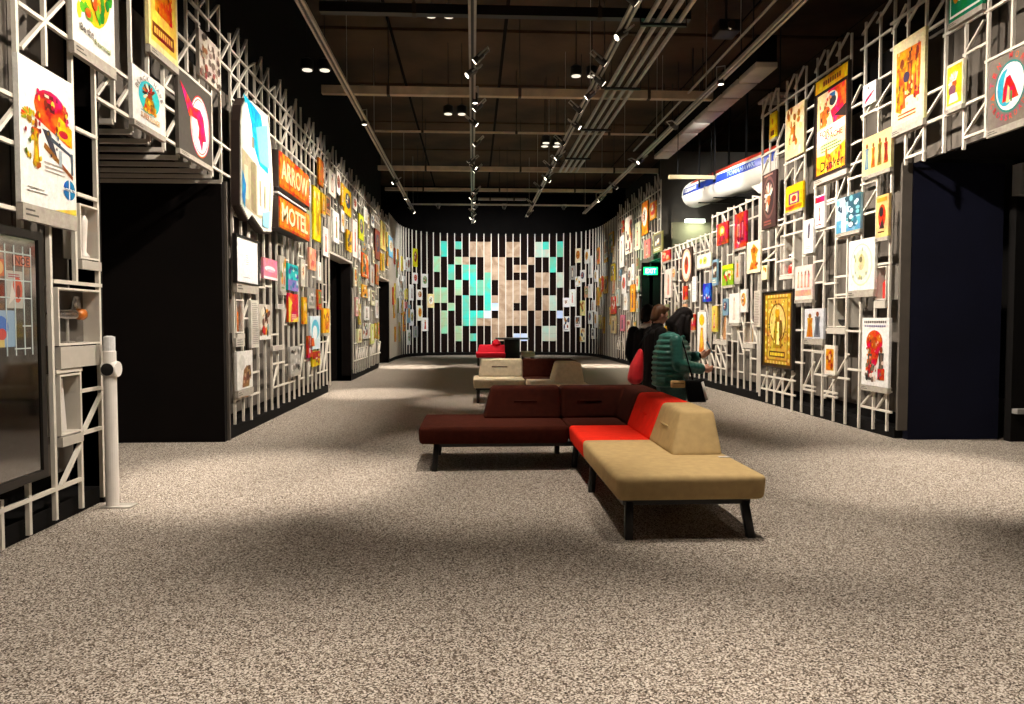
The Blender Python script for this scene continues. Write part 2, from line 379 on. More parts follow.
# lattice above the first doorway
r2 = lattice(XL, 6.2, 'cream rod lattice hanging above the wide dark doorway at left')
T = Tr(r2, XL)
T.post(113, 69, 125, at=100, z0=3.2); T.post(130, 0, 134, at=60, z1=5.2, z0=3.2); T.post(147, 0, 144, at=60, z1=5.25, z0=3.2)
T.post(163, 58, 152, at=100, z0=3.2); T.post(177, 0, 159, at=110, z1=5.3, z0=3.2); T.post(190, 159, 167, at=163, z0=3.2)
T.post(201.5, 165, 173, at=168, z0=3.2); T.post(211, 84, 178, at=130, z0=3.2); T.post(219.5, 5, 184, at=90, z0=3.2)
T.post(186, 0, 72, at=36, z1=5.35); T.post(197, 0, 83, at=30, z1=5.1); T.post(207.5, 0, 31, at=20, z1=5.3)
for a in ((175, 32, 199), (176, 66, 209), (187, 12, 198), (190, 1, 228), (219.7, 61, 229), (113, 69, 132), (163, 86, 175), (163, 105, 176), (212, 138, 229), (96, 98, 229)):
    T.rail(*a)
for a in ((95.5, 95, 111, 73), (116, 106, 130.6, 84), (163.5, 86, 175, 65), (176, 63, 198, 27), (198, 7, 203, 0), (208, 18, 217, 6), (165, 137, 176, 117), (213.5, 165, 220.5, 148), (220, 59, 228, 43)):
    T.brace(*a)
sof = tag(empty('soffit_rods', (XL, 6.2, 3.2)), 'stepped row of cream soffit rods above the dark left doorway', 'soffit')
for x, y in ((113, 122), (131.5, 132), (148.5, 141), (163.5, 149), (177.5, 157), (190, 164), (201.5, 170), (211.5, 176), (221, 181)):
    Y, _ = on_x(x, y, XL)
    o = bpy.data.objects.new('rod', UNIT); col.objects.link(o); o.parent = sof
    o.location = (-.85, Y - 6.2, 0); o.scale = (1.7, .04, .042)

# generated lattices: columns at a fixed pitch, rails and braces between columns
def gen(root, X, y0, y1, topz, tops, zbot, cuts=(), dens=.42, pitch=.35, rows=None, zig=True, seed=1):
    q = random.Random(seed); n = round((y1 - y0) / pitch); p = (y1 - y0) / n
    s = 1 if X < 0 else -1
    def low(y):
        for a, b, z in cuts:
            if a - .05 < y < b + .05: return z
        return zbot
    tz = [topz + (tops * (1 if (i % 3) else -.2) * q.uniform(.7, 1.1)) for i in range(n + 1)]
    for i in range(n + 1):
        y = y0 + i * p
        rod(root, 'post', X, y, low(y) + q.uniform(0, .05), y, tz[i])
    for z in rows:
        k = 0
        while k < n:
            m = min(n - k, q.randint(3, 7))
            if z > low(y0 + (k + .5) * p) and z > low(y0 + (k + m - .5) * p): rod(root, 'rail', X + .004 * s, y0 + k * p, z, y0 + (k + m) * p, z, .026)
            k += m
    allrows = sorted(rows)
    for i in range(n):
        ya, yb = y0 + i * p, y0 + (i + 1) * p; lz = low((ya + yb) / 2)
        for a, b in zip(allrows[:-1], allrows[1:]):
            if b - a < .5 and q.random() < .6 and a > lz: rod(root, 'brace', X + .006 * s, ya, a, yb, b, .022)
        if q.random() < .75: rod(root, 'brace', X + .006 * s, ya, allrows[-1], yb, tz[i + 1], .022)
        z = lz + .35
        first = True
        while z < allrows[0] - .25:
            h = q.choice((.3, .36, .45, .6))
            if q.random() < (dens + (.3 if first else 0)):
                rod(root, 'rail', X + .004 * s, ya, z, yb, z, .026)
                if q.random() < (.75 if first and zig else .3): rod(root, 'brace', X + .006 * s, ya, z, yb, z + h, .022)
                if first: rod(root, 'rail', X + .004 * s, ya, z + h, yb, z + h, .026)
            first = False
            z += h
r3 = lattice(XL, 9.4, 'cream rod lattice behind the orange motel sign, between first two left doorways')
gen(r3, XL, 9.62, 15.95, 5.15, .18, .15, rows=(4.32, 4.63, 4.93), seed=3)
r4 = lattice(XL, 18.7, 'cream rod lattice around the second and third left doorways')
gen(r4, XL, 16.15, 27.4, 5.15, .18, .15, cuts=((16.0, 18.92, 3.0), (24.5, 27.5, 3.0)), rows=(4.65, 4.93), seed=5, pitch=.36)
r5 = lattice(XR, 13.65, 'low cream rod lattice on the right under the white missile')
gen(r5, XR, 13.7, 16.45, 3.86, .05, .15, rows=(3.5, 3.84), seed=8, pitch=.36)
gen(r5, XR, 16.58, 20.9, 3.5, .05, .15, rows=(3.15, 3.5), seed=9, pitch=.36)
r6 = lattice(XR, 24.0, 'cream rod lattice on the right around the green-lit doorway')
gen(r6, XR, 21.05, 27.4, 5.6, .2, .15, cuts=((20.9, 23.5, 3.45),), rows=(4.9, 5.3), seed=12, pitch=.36)

# right lattice, traced
r7 = lattice(XR, 9.5, 'tall cream rod lattice on the right with the gold ornate panel')
T = Tr(r7, XR)
# top peaks then posts
for x, yt, yb, at in ((762, 99, 396, 200), (769.5, 94, 402, 200), (777, 88, 404, 200), (785.5, 81, 407, 200), (795, 74, 411, 200), (804.5, 66, 412, 200),
                      (815.5, 58, 415, 200), (825.5, 50, 416, 200), (837, 42, 421, 200), (849, 33, 424, 200), (863, 22, 428, 200), (877.5, 12, 429, 200), (891.5, 0, 431, 200)):
    T.post(x, yt, yb, at=at)
for a in ((762, 118, 849), (762, 157, 785), (762, 231, 804), (762, 250, 785), (785, 165, 804), (785, 215, 804), (777, 221, 785), (785, 236, 804), (777, 155, 785), (804, 112, 815), (804, 134, 815), (804, 152, 815),
          (815, 188, 849), (825, 202, 837), (815, 232, 837), (825, 205, 837), (849, 82, 862), (849, 110, 862), (849, 146, 862), (849, 180, 862), (862, 50, 892), (862, 117, 877), (877, 81, 892), (877, 110, 892), (849, 166, 862),
          (837, 239, 862), (862, 185, 877), (862, 215, 877), (837, 295, 875), (875, 240, 891), (875, 265, 891), (804, 302, 815), (795, 330, 804), (795, 362, 804), (804, 350, 825), (825, 330, 849), (815, 352, 825), (815, 374, 849), (825, 349, 837),
          (762, 375, 795), (762, 388, 795), (849, 331, 862), (849, 369, 862), (804, 385, 815), (825, 395, 837), (804, 389, 815), (825, 391, 837), (862, 406, 891), (862, 387, 891), (815, 262, 825), (815, 283, 825), (825, 284, 837), (777, 262, 795), (762, 262, 777), (804, 256, 815), (837, 277, 849)):
    T.rail(*a)
for x in (762, 769.5, 785.5, 795, 815.5, 825.5, 837, 863, 877.5):
    i = [762, 769.5, 777, 785.5, 795, 804.5, 815.5, 825.5, 837, 849, 863, 877.5, 891.5]; k = i.index(x); x2 = i[k + 1]
    Y0, _ = on_x(x, 300, XR); yt = [99, 94, 88, 81, 74, 66, 58, 50, 42, 33, 22, 12, 0][k + 1]
    T.brace(x, yt + 23, x2, yt)
for a in ((777, 146, 785, 124), (804, 106, 815, 86), (804, 152, 815, 128), (837, 202, 849, 170), (849, 112, 862, 85), (815, 187, 824, 172), (785, 183, 794, 168), (795, 180, 804, 162), (762, 176, 769, 158), (777, 238, 785, 222), (762, 264, 777, 250),
          (825, 228, 837, 205), (815, 250, 825, 232), (849, 177, 862, 152), (877, 107, 892, 83), (862, 215, 877, 190), (863, 120, 877, 97), (762, 388, 769, 370), (769, 390, 777, 371), (777, 391, 785, 372), (785, 392, 795, 373), (804, 388, 815, 362), (815, 374, 825, 352),
          (825, 398, 837, 377), (837, 376, 849, 354), (862, 405, 877, 387), (877, 409, 891, 388), (815, 283, 825, 262)):
    T.brace(*a)
r8 = lattice(XR, 8.0, 'cream rod lattice over the dark opening at far right')
T = Tr(r8, XR)
for x, yt, yb, at in ((907, -10, 172, 100), (925, -10, 167, 100), (945, -20, 160, 100), (965, 0, 153, 100), (987, -20, 145, 100), (1012, -20, 137, 70), (1036, -20, 130, 70), (1062, -20, 122, 60), (1090, -20, 112, 60), (1122, -20, 100, 60)):
    T.post(x, yt, yb, at=at, z1=5.6, z0=3.42 + R.uniform(-.04, .03))
for a in ((892, 50, 925), (892, 24, 925), (925, 33, 945), (925, 96, 945), (925, 124, 945), (892, 139, 965), (945, 36, 987), (965, 55, 987), (965, 105, 987), (965, 138, 987), (987, 62, 1120), (987, 12, 1040), (907, 158, 925), (987, 133, 1120), (945, 115, 965)):
    T.rail(*a)
for a in ((907, 158, 925, 128), (925, 120, 945, 88), (965, 136, 987, 102), (967, 52, 985, 20), (926, 32, 944, 0), (893, 34, 907, 4), (907, 26, 925, -8)):
    T.brace(*a)

# ------------------------------------------------------------------ flat print on posters
_tc = {}
def text_mesh(s):
    if s in _tc: return _tc[s]
    cu = bpy.data.curves.new('t', 'FONT'); cu.body = s; cu.resolution_u = 2; cu.offset = .022
    o = bpy.data.objects.new('t', cu); col.objects.link(o)
    dg = bpy.context.evaluated_depsgraph_get(); dg.update()
    me = o.evaluated_get(dg).to_mesh()
    vs = [v.co.copy() for v in me.vertices]; fs = [tuple(p.vertices) for p in me.polygons]
    o.evaluated_get(dg).to_mesh_clear(); bpy.data.objects.remove(o); bpy.data.curves.remove(cu)
    x0 = min(v.x for v in vs); x1 = max(v.x for v in vs); y0 = min(v.y for v in vs); y1 = max(v.y for v in vs)
    vs = [((v.x - x0) / (x1 - x0) - .5, (v.y - y0) / (y1 - y0) - .5) for v in vs]
    _tc[s] = (vs, fs); return _tc[s]
class Art:                                # unit square canvas, x right, y up
    def __init__(s): s.p = []
    def poly(s, pts, c): s.p.append(([tuple(p) for p in pts], [tuple(range(len(pts)))], C(c))); return s
    def rect(s, x0, y0, x1, y1, c): return s.poly([(x0, y0), (x1, y0), (x1, y1), (x0, y1)], c)
    def ell(s, cx, cy, rx, ry, c, n=18, a0=0, a1=360):
        return s.poly([(cx + rx * math.cos(math.radians(a0 + (a1 - a0) * i / n)), cy + ry * math.sin(math.radians(a0 + (a1 - a0) * i / n))) for i in range(n + (a1 - a0 < 360))], c)
    def text(s, t, cx, cy, wd, h, c, skew=0):
        vs, fs = text_mesh(t)
        s.p.append(([(cx + x * wd + skew * y * h, cy + y * h + skew * x * 0) for x, y in vs], fs, C(c))); return s
    def arc_text(s, t, cx, cy, rx, ry, a0, a1, h, c, inward=False):
        n = len(t)
        for i, ch in enumerate(t):
            if ch == ' ': continue
            a = math.radians(a0 + (a1 - a0) * i / max(1, n - 1)); px, py = cx + rx * math.cos(a), cy + ry * math.sin(a)
            rot = a - math.pi / 2 + (math.pi if inward else 0); cs, sn = math.cos(rot), math.sin(rot)
            vs, fs = text_mesh(ch)
            s.p.append(([(px + (x * h * .8 * cs - y * h * sn), py + (x * h * .8 * sn + y * h * cs)) for x, y in vs], fs, C(c)))
        return s
    def lines(s, x0, x1, y, n, dy, c, th=.012, q=R):
        for i in range(n):
            s.rect(x0, y - i * dy - th, x1 - q.uniform(0, .25) * (x1 - x0), y - i * dy + th, c)
        return s
    def dash(s, x0, x1, y, h, n, c):
        d = (x1 - x0) / n
        for i in range(n): s.rect(x0 + i * d, y - h / 2, x0 + (i + .72) * d, y + h / 2, c)
        return s
    def blobs(s, n, x0, x1, y0, y1, r, cs, q=R):
        for i in range(n):
            s.ell(q.uniform(x0, x1), q.uniform(y0, y1), q.uniform(.5, 1) * r, q.uniform(.5, 1) * r, q.choice(cs), 7)
        return s
    def figure(s, cx, y0, h, c1, c2, skin='#8a5030', wd=.3, hat=None):
        s.poly([(cx - wd * .5 * h, y0), (cx + wd * .45 * h, y0), (cx + wd * .3 * h, y0 + h * .5), (cx + wd * .42 * h, y0 + h * .78), (cx - wd * .4 * h, y0 + h * .78), (cx - wd * .28 * h, y0 + h * .5)], c1)
        s.poly([(cx - wd * .2 * h, y0 + h * .1), (cx + wd * .15 * h, y0 + h * .08), (cx + wd * .2 * h, y0 + h * .7), (cx - wd * .1 * h, y0 + h * .74)], c2)
        s.ell(cx, y0 + h * .87, wd * .22 * h, h * .1, skin, 10)
        if hat: s.ell(cx - wd * .08 * h, y0 + h * .94, wd * .28 * h, h * .06, hat, 10)
        return s
    def plume(s, cx, cy, r, cs, a0=60, a1=250, n=9, asp=1.0, face='#9a5a36'):
        for i in range(n):
            a = math.radians(a0 + (a1 - a0) * i / (n - 1)); t = a + math.pi / 2
            ex, ey = cx + r * math.cos(a), cy + r * math.sin(a) * asp; wv = r * .17
            s.poly([(cx + .3 * r * math.cos(a), cy + .3 * r * math.sin(a) * asp), (ex * .4 + cx * .6 + wv * math.cos(t), ey * .4 + cy * .6 + wv * math.sin(t) * asp), (ex + wv * .6 * math.cos(t), ey + wv * .6 * math.sin(t) * asp),
                    (ex - wv * .6 * math.cos(t), ey - wv * .6 * math.sin(t) * asp), (ex * .4 + cx * .6 - wv * math.cos(t), ey * .4 + cy * .6 - wv * math.sin(t) * asp)], cs[i % len(cs)])
        s.ell(cx + .06 * r, cy - .12 * r * asp, .34 * r, .42 * r * asp, face, 12)
        s.poly([(cx + .3 * r, cy - .05 * r * asp), (cx + .5 * r, cy - .2 * r * asp), (cx + .3 * r, cy - .28 * r * asp)], face)
        s.rect(cx - .3 * r, cy + .12 * r * asp, cx + .36 * r, cy + .24 * r * asp, cs[0])
        return s
def cmesh(name, quads):                    # list of (verts3d, faces, colour) -> one mesh with a colour attribute
    vs = []; fs = []; cs = []
    for v, f, c in quads:
        o = len(vs); vs += v
        for k in f: fs.append(tuple(i + o for i in k)); cs += [(*c, 1)] * len(k)
    me = bpy.data.meshes.new(name); me.from_pydata(vs, [], fs)
    a = me.color_attributes.new('Col', 'FLOAT_COLOR', 'CORNER')
    a.data.foreach_set('color', [x for c in cs for x in c]); me.materials.append(PRINT); me.update()
    return me
def boxq(x0, x1, y0, y1, z0, z1, c):
    m = MB().box(x0, x1, y0, y1, z0, z1); return (m.v, m.f, c)

RECTS = {'l': [], 'r': []}
POSTERS = []
def poster_at(loc, rz, wd, h, bg, art=None, frame=None, cap=False, depth=.035, name='poster', fw=.02, label='', cat='poster', group=None, standoff=.024):
    """panel whose back touches the rods; local x along the wall, -y out of it, origin at the bottom centre"""
    yb = -standoff; yf = yb - depth
    o = link(name, cmesh(name, [boxq(-wd / 2, wd / 2, yf, yb, 0, h, C(bg))]), None)
    o.location = loc; o.rotation_euler = (0, 0, rz)
    if art and art.p:
        q = []
        st = min(.0004, .008 / len(art.p))
        for i, (pts, fs, c) in enumerate(art.p):
            y = yf - .002 - st * i
            q.append(([((min(1, max(0, x)) - .5) * wd, y, min(1, max(0, z)) * h) for x, z in pts], fs, c))
        link('print', cmesh('print', q), None, o)
    if frame:
        m = MB(); a = wd / 2
        for x0, x1, z0, z1 in ((-a - fw, -a, -fw, h + fw), (a, a + fw, -fw, h + fw), (-a, a, -fw, 0), (-a, a, h, h + fw)):
            m.box(x0, x1, yf - .02, yb, z0, z1)
        m.build('frame', frame, o)
    if cap:
        ch = min(.09, max(.05, h * .1)) if cap is True else cap
        link('caption_strip', cmesh('caption_strip', [boxq(-wd / 2, wd / 2, yf - .01, yb, -ch - .005, -.005, C('#b5aea2'))] +
             [([(x0 * wd, yf - .012, -ch * k - .005), (x1 * wd, yf - .012, -ch * k - .005), (x1 * wd, yf - .012, -ch * (k - .12) - .005), (x0 * wd, yf - .012, -ch * (k - .12) - .005)], [(0, 1, 2, 3)], C('#5a5650')) for x0, x1, k in ((-.46, -.3, .4), (-.46, -.24, .7))]), None, o)
    tag(o, label, cat, group)
    return o
M_FRAMEB = mat('black_frame', C('#17130f'), .5, noise=.1, nscale=20)
M_FRAMEW = mat('light_frame', C('#cfc8bb'), .5, noise=.06, nscale=20)
def wp(side, xl, xr, yt, yb, bg, label, art=None, X=None, **k):
    """poster traced by its left edge (top, bottom) and right edge in photo pixels"""
    X = X if X is not None else (XL if side == 'l' else XR)
    s = .05 if side == 'l' else -.05
    xm = (xl + 0 * xr)
    Y0, zt = on_x(xl, yt, X + s); _, zb = on_x(xl, yb, X + s); Y1, _ = on_x(xr, (yt + yb) / 2, X + s)
    Y0, _ = on_x(xl, (yt + yb) / 2, X + s)
    RECTS[side].append((min(Y0, Y1), max(Y0, Y1), zb, zt))
    return poster_at((X, (Y0 + Y1) / 2, zb), math.pi / 2 if side == 'l' else -math.pi / 2, abs(Y1 - Y0), zt - zb, bg, art, label=label, **k)
A = Art
#--POSTERS--
a = A().ell(.55, .72, .3, .13, '#c9303a', 16).ell(.62, .70, .2, .1, '#d9404a', 14).poly([(.25, .62), (.9, .5), (.9, .66), (.4, .78)], '#d23a40').rect(.45, .7, .62, .76, '#5a1c20')
a.poly([(.62, .56), (.95, .5), (.95, .64), (.7, .7)], '#e8b42c').ell(.78, .58, .16, .05, '#f0c840', 12).ell(.78, .58, .09, .03, '#b5302f', 10).rect(.42, .79, .68, .82, '#7a2a28')
a.poly([(.38, .56), (.52, .56), (.66, .38), (.6, .36)], '#3c3a44').poly([(.5, .5), (.95, .43), (.95, .45), (.52, .53)], '#4b5360').poly([(.92, .3), (.96, .3), (.96, .46), (.92, .46)], '#54606a').poly([(.4, .43), (.95, .26), (.95, .29), (.42, .47)], '#8a5a34').rect(.68, .33, .74, .45, '#a9b3ba')
a.plume(.15, .6, .13, ['#c7a227', '#8d9a3a', '#d7722b'], 60, 200, 8, .5).figure(.27, .28, .34, '#d07a2a', '#c9a53a', wd=.35).poly([(.22, .3), (.28, .26), (.34, .28), (.34, .31)], '#a5462b')
a.ell(.87, .18, .12, .075, '#2f6fa8', 18).rect(.86, .1, .88, .26, '#f4f1ea').rect(.74, .17, 1, .19, '#f4f1ea').text('Santa Fe', .87, .18, .2, .025, '#16385c').lines(.1, .45, .12, 2, .025, '#9c968c', .003).poly([(.55, 0), (1, 0), (1, .045)], '#e3c86a').lines(.4, .8, .33, 3, .03, '#b8b0a4', .004)
a.blobs(26, .3, .86, .58, .82, .035, ['#b02832', '#e0606a', '#8a2028', '#f0d060', '#d9444c']).blobs(22, .08, .36, .28, .66, .025, ['#a8742a', '#e0b040', '#6a7a2a', '#b5502a', '#8a3c20']).rect(.42, .79, .5, .81, '#f0e2c0').blobs(10, .45, .7, .38, .56, .02, ['#2c2a34', '#5a5f6a', '#8a5a34'])
wp('l', 18, 72.5, 53, 201, '#f6f3ec', 'tall white poster of a feathered figure beside a red locomotive, nearest on left', a, cap=.11)
a = A().ell(.5, .62, .42, .4, '#e9c24a', 24).blobs(60, .12, .88, .25, .98, .07, ['#4f9a3a', '#7fb542', '#e08a2a', '#d4502c', '#f0d060', '#c98b34', '#2f7d36'])
a.ell(.45, .72, .13, .1, '#d8344a').rect(.4, .45, .52, .64, '#6a5f95').rect(.43, .4, .46, .64, '#efe6d8').ell(.25, .65, .06, .1, '#f8f6ee').text('Be the', .3, .14, .3, .06, '#6a645c').text('& cornmeal', .66, .1, .4, .045, '#8e9a5a')
wp('l', 70, 112, -95, 38, '#f4f1e8', 'white poster with green and orange harvest bouquet, above the locomotive poster', a, cap=.09)
a = A().rect(.06, .05, .94, .98, '#f2cf70').poly([(.2, .3), (.8, .28), (.72, .75), (.55, .97), (.35, .93), (.25, .7)], '#d9582a').text('CHIEF', .5, .42, .62, .2, '#e2702e').plume(.5, .78, .3, ['#d34a24', '#e87f2f', '#b3321e'], 20, 200, 9, .7).rect(.1, .09, .85, .2, '#7a3a22').dash(.16, .8, .145, .05, 9, '#f0c070').blobs(14, .25, .75, .5, .7, .05, ['#c23c20', '#f09a3a', '#8e2c18'])
a.blobs(30, .22, .78, .28, .95, .04, ['#c23c20', '#f09a3a', '#8e2c18', '#f6cf70', '#e2602a'])
wp('l', 147, 175.5, -88, 42, '#f5e3a8', 'pale yellow poster with tall orange lettering at top left', a, cap=.07)
a = A().ell(.5, .56, .33, .3, '#56c8c8', 24).plume(.5, .62, .22, ['#7a3322', '#c8452c', '#31251f', '#e6d9bb'], 40, 260, 10, .9).poly([(.3, .28), (.7, .28), (.62, .55), (.4, .55)], '#b8862c').blobs(16, .33, .68, .28, .5, .05, ['#c9302a', '#e0a030', '#7a5a20', '#f0d060']).arc_text('BLACK HAWK', .5, .52, .42, .38, 160, 20, .09, '#8f857a').text('SUPER RANGE', .5, .16, .6, .1, '#c98a1e').lines(.2, .75, .25, 1, .03, '#5b9a9a', .008)
wp('l', 131.5, 163, 63, 117.5, '#f3f0ea', 'white square card with turquoise disc and feathered bust over doorway', a, cap=.05)
a = A().ell(.62, .45, .3, .42, '#d04a58', 28).ell(.62, .45, .285, .4, '#f4f0ec', 28).ell(.62, .45, .265, .375, '#d04a58', 28).ell(.62, .45, .25, .36, '#f6f2ee', 28)
a.poly([(.05, .88), (.3, .68), (.42, .6), (.5, .62), (.42, .55), (.3, .5), (.22, .62)], '#e2415c').poly([(.05, .88), (.42, .66), (.62, .68), (.72, .6), (.76, .45), (.8, .3), (.7, .27), (.66, .12), (.58, .26), (.55, .28), (.58, .42), (.52, .52), (.3, .52)], '#e2415c')
wp('l', 177.5, 210.5, 69, 147, '#4a453f', 'dark grey panel with white oval and pink-red profile emblem', a, name='sign_panel', cat='sign', cap=.05)
a = A().blobs(60, .05, .95, .05, .95, .09, ['#3c302c', '#6e5f55', '#a08d7e', '#d9cfc4', '#57463c', '#8a4f42'])
wp('l', 198.5, 219.2, 28, 74, '#cfc4b8', 'sepia crowd print high on left above the pink-red emblem', a)
# second stretch of the left wall
wp('l', 235, 257, 235, 281, '#f3f1f0', 'large white print in thin dark frame below the blue pueblo sign', A().rect(.06, .04, .94, .97, '#f7f6f6').lines(.44, .56, .62, 5, .05, '#b8a8a8', .006).lines(.3, .7, .12, 1, .02, '#8a8684', .006), frame=M_FRAMEB, cap=.13)
wp('l', 263, 276.5, 257, 278, '#d98ca0', 'pink card with white feather right of the framed white print', A().ell(.45, .5, .38, .14, '#f6eef0').ell(.5, .42, .3, .07, '#eab9c4').rect(0, 0, 1, .12, '#f3e9ea'))
wp('l', 287.5, 297.6, 263, 290, '#3fb5b5', 'turquoise poster with violet lower half under the motel sign', A().rect(0, 0, 1, .42, '#8b7bb8').blobs(14, .1, .9, .1, .9, .12, ['#2a8f96', '#7ad6d0', '#3a5f9a', '#d5e8e6', '#5b4a8a']).dash(.15, .85, .85, .12, 4, '#1b6a72'))
wp('l', 288, 297.6, 293, 322, '#d24038', 'red and yellow poster directly below the turquoise poster', A().poly([(0, 0), (1, 0), (1, .3), (0, .9)], '#e0c060').poly([(.2, 0), (1, .2), (.8, .9), (.3, .6)], '#c22c2e').lines(.3, .9, .25, 3, .07, '#f3e2c8', .015))
wp('l', 309, 315.6, 247, 269, '#e3a890', 'salmon pink card right of turquoise poster', A().blobs(12, .1, .9, .1, .9, .16, ['#d98a70', '#f0d0c0', '#c46f5a']))
wp('l', 307, 314, 287, 305, '#8c877f', 'grey collage card below the salmon card', A().blobs(16, .1, .9, .1, .9, .14, ['#4d4a48', '#b9b4ac', '#6d7a70', '#d9d4cc']), cap=.05)
wp('l', 302.6, 306.5, 297, 324, '#d99a34', 'narrow amber card right of the red and yellow poster', A().blobs(8, .1, .9, .1, .9, .2, ['#b56a1e', '#f0c860', '#e8e0c8']))
wp('l', 310, 319.5, 316, 350, '#dfeff5', 'pale blue and white poster low on left lattice', A().ell(.5, .6, .4, .3, '#6fc3dd').ell(.45, .5, .25, .22, '#f7fbfc').poly([(0, .1), (.4, .1), (.3, .35), (0, .35)], '#d9603a'))
wp('l', 312, 319.6, 352, 367, '#e3c233', 'yellow and red card under the pale blue poster', A().rect(0, .5, 1, 1, '#b5302a').blobs(10, .1, .9, .1, .9, .15, ['#e8d24a', '#a8241f', '#f6ecd0', '#3f6a3a']))
wp('l', 322.6, 329, 308, 333, '#e8a52e', 'orange-yellow card at the edge of the second left doorway', A().blobs(18, .2, .8, .15, .85, .15, ['#c7641e', '#f6d060', '#9a3c18']), cap=.06)
wp('l', 258.6, 270, 304, 340, '#c9c0b4', 'photo collage poster left of the red and yellow poster', A().rect(0, 0, 1, .12, '#efebe4').blobs(26, .1, .9, .18, .92, .13, ['#6a4a3a', '#c3503c', '#8aa098', '#e9dfd0', '#30241f', '#d9a050']))
wp('l', 250.5, 258, 300, 348, '#d9d4ca', 'tall pale text panel below the framed white print', A().lines(.12, .9, .93, 22, .04, '#8d877d', .006), name='text_panel', cat='sign')
wp('l', 236.5, 252, 352, 391, '#eeebe4', 'white print of a brown sheaf, low at left lattice corner', A().poly([(.3, .05), (.75, .05), (.85, .55), (.6, .62), (.4, .5)], '#8d6a4c').poly([(.55, .2), (.9, .3), (.85, .6), (.7, .62)], '#5f4634').ell(.3, .7, .18, .2, '#d9d6cf').blobs(10, .35, .85, .1, .55, .06, ['#a98a6a', '#6d5138', '#c9b090']), cap=.09)
wp('l', 235.5, 244, 338, 347, '#c9c3b8', 'small grey label above the white sheaf print', A().lines(.1, .8, .75, 3, .25, '#6d675f', .04), name='text_panel', cat='sign')
wp('l', 272.5, 284, 346, 351, '#d8cfc6', 'wide pale label strip below the photo collage', A().lines(.1, .9, .75, 3, .25, '#a08f86', .05), name='text_panel', cat='sign')
wp('l', 290, 300, 347, 374, '#b3afa8', 'grey dancing figures photo low beneath the red poster', A().blobs(24, .1, .9, .1, .9, .12, ['#57534e', '#8b867e', '#dedad4', '#3a3734', '#a39d94']), cap=.05)
wp('l', 277, 284, 304, 309, '#dcd8d0', 'small white label right of the photo collage', A().lines(.1, .9, .75, 3, .25, '#8d877d', .05), name='text_panel', cat='sign')
wp('l', 307.6, 311.8, 336, 358, '#c23a3a', 'narrow red card left of the pale blue poster', A().blobs(6, .2, .8, .2, .8, .2, ['#e8d8d0', '#8a1f22']))
wp('l', 313.2, 320, 185, 239, '#eed24a', 'tall yellow poster with swirling figure right of the motel sign', A().poly([(.2, .1), (.6, .2), (.8, .5), (.5, .55), (.75, .85), (.35, .9), (.3, .5)], '#c9a01e').blobs(12, .15, .85, .1, .9, .12, ['#f6e99a', '#b88c1c', '#f7f0c8']))
far_l = [(318.4, 323, 157, 184, '#b5683a', 'rust orange'), (328.6, 335, 168, 193, '#efe7da', 'white and orange'), (336.3, 340, 170, 192, '#f1eee8', 'plain white'), (344, 350.8, 186, 212, '#e6bf2e', 'bright yellow'),
    (333.2, 338.8, 210, 241, '#f4f2ee', 'tall white'), (341, 344, 209, 231, '#efece6', 'narrow white'), (346.8, 351.4, 229, 250, '#e6b52c', 'golden yellow'), (325.5, 329.8, 195, 213, '#b98a5f', 'tan'), (352.8, 356.6, 195, 208, '#eeeae2', 'small white'),
    (358.8, 363.4, 213, 238, '#c9cf4a', 'lime yellow'), (352.5, 357, 219, 256, '#ead9d2', 'pale pink'), (363.9, 367.3, 206, 221, '#f0ede6', 'off-white'), (370.7, 374, 213, 225, '#eae7e0', 'ivory'), (375, 379.7, 228, 258, '#7d4434', 'brown red'), (381, 385.2, 220, 248, '#ecd98a', 'pale yellow'),
    (388.6, 393, 235, 255, '#7fb7d8', 'light blue'), (361.3, 366.4, 241, 251, '#8d8a84', 'grey'), (322.8, 328, 226, 255, '#e6e3dc', 'slim white'), (361.6, 368, 252, 276, '#e07a3a', 'orange'), (361.8, 367.3, 284, 297, '#efab2c', 'amber'), (363.9, 369, 306, 320, '#f0eee9', 'white'),
    (357.5, 361.6, 329, 343, '#ece6b8', 'cream'), (362.8, 367.2, 323, 339, '#e9e6e0', 'chalk white'), (355.5, 358.2, 297, 316, '#d9a3a0', 'dusty pink'), (370, 374, 265, 285, '#a7a29a', 'silver grey'), (371, 374.6, 290, 305, '#cfc9a6', 'sand'), (370.5, 374, 324, 344, '#d8d98c', 'pale lime'), (375.4, 378, 300, 318, '#eceae6', 'white'), (375.6, 378.2, 264, 284, '#b5603e', 'terracotta')]
def small_art(q, bg):
    k = q.random(); pal = q.sample(['#8a3a26', '#d9a03a', '#30405c', '#3c2a20', '#c8463a', '#e9dfc8', '#6d8a5a', '#a8683a', '#f2efe6', '#56514b'], 4)
    if k < .35: return A().figure(.5, .15, .7, pal[0], pal[1], wd=.5, hat=pal[2])
    if k < .6: return A().ell(.5, .55, .36, .3, pal[0], 14).plume(.5, .55, .25, pal[1:], asp=.9, n=7)
    if k < .8: return A().blobs(10, .1, .9, .15, .9, .17, pal, q).lines(.15, .85, .1, 1, .05, pal[2], .02, q)
    return A().rect(.12, .3, .88, .9, pal[3]).blobs(6, .25, .75, .4, .8, .13, pal[:2], q).lines(.15, .85, .2, 2, .08, pal[0], .02, q)
q = random.Random(21)
PEND = []
for xl, xr, yt, yb, c, nm in far_l:
    where = 'above second left doorway' if xr < 352 and yb < 260 else ('high on the far left lattice' if yb < 262 else 'between second and third left doorways')
    PEND.append((wp('l', xl, xr, yt, yb, c, '', small_art(q, c)), f'{nm} poster {where}'))
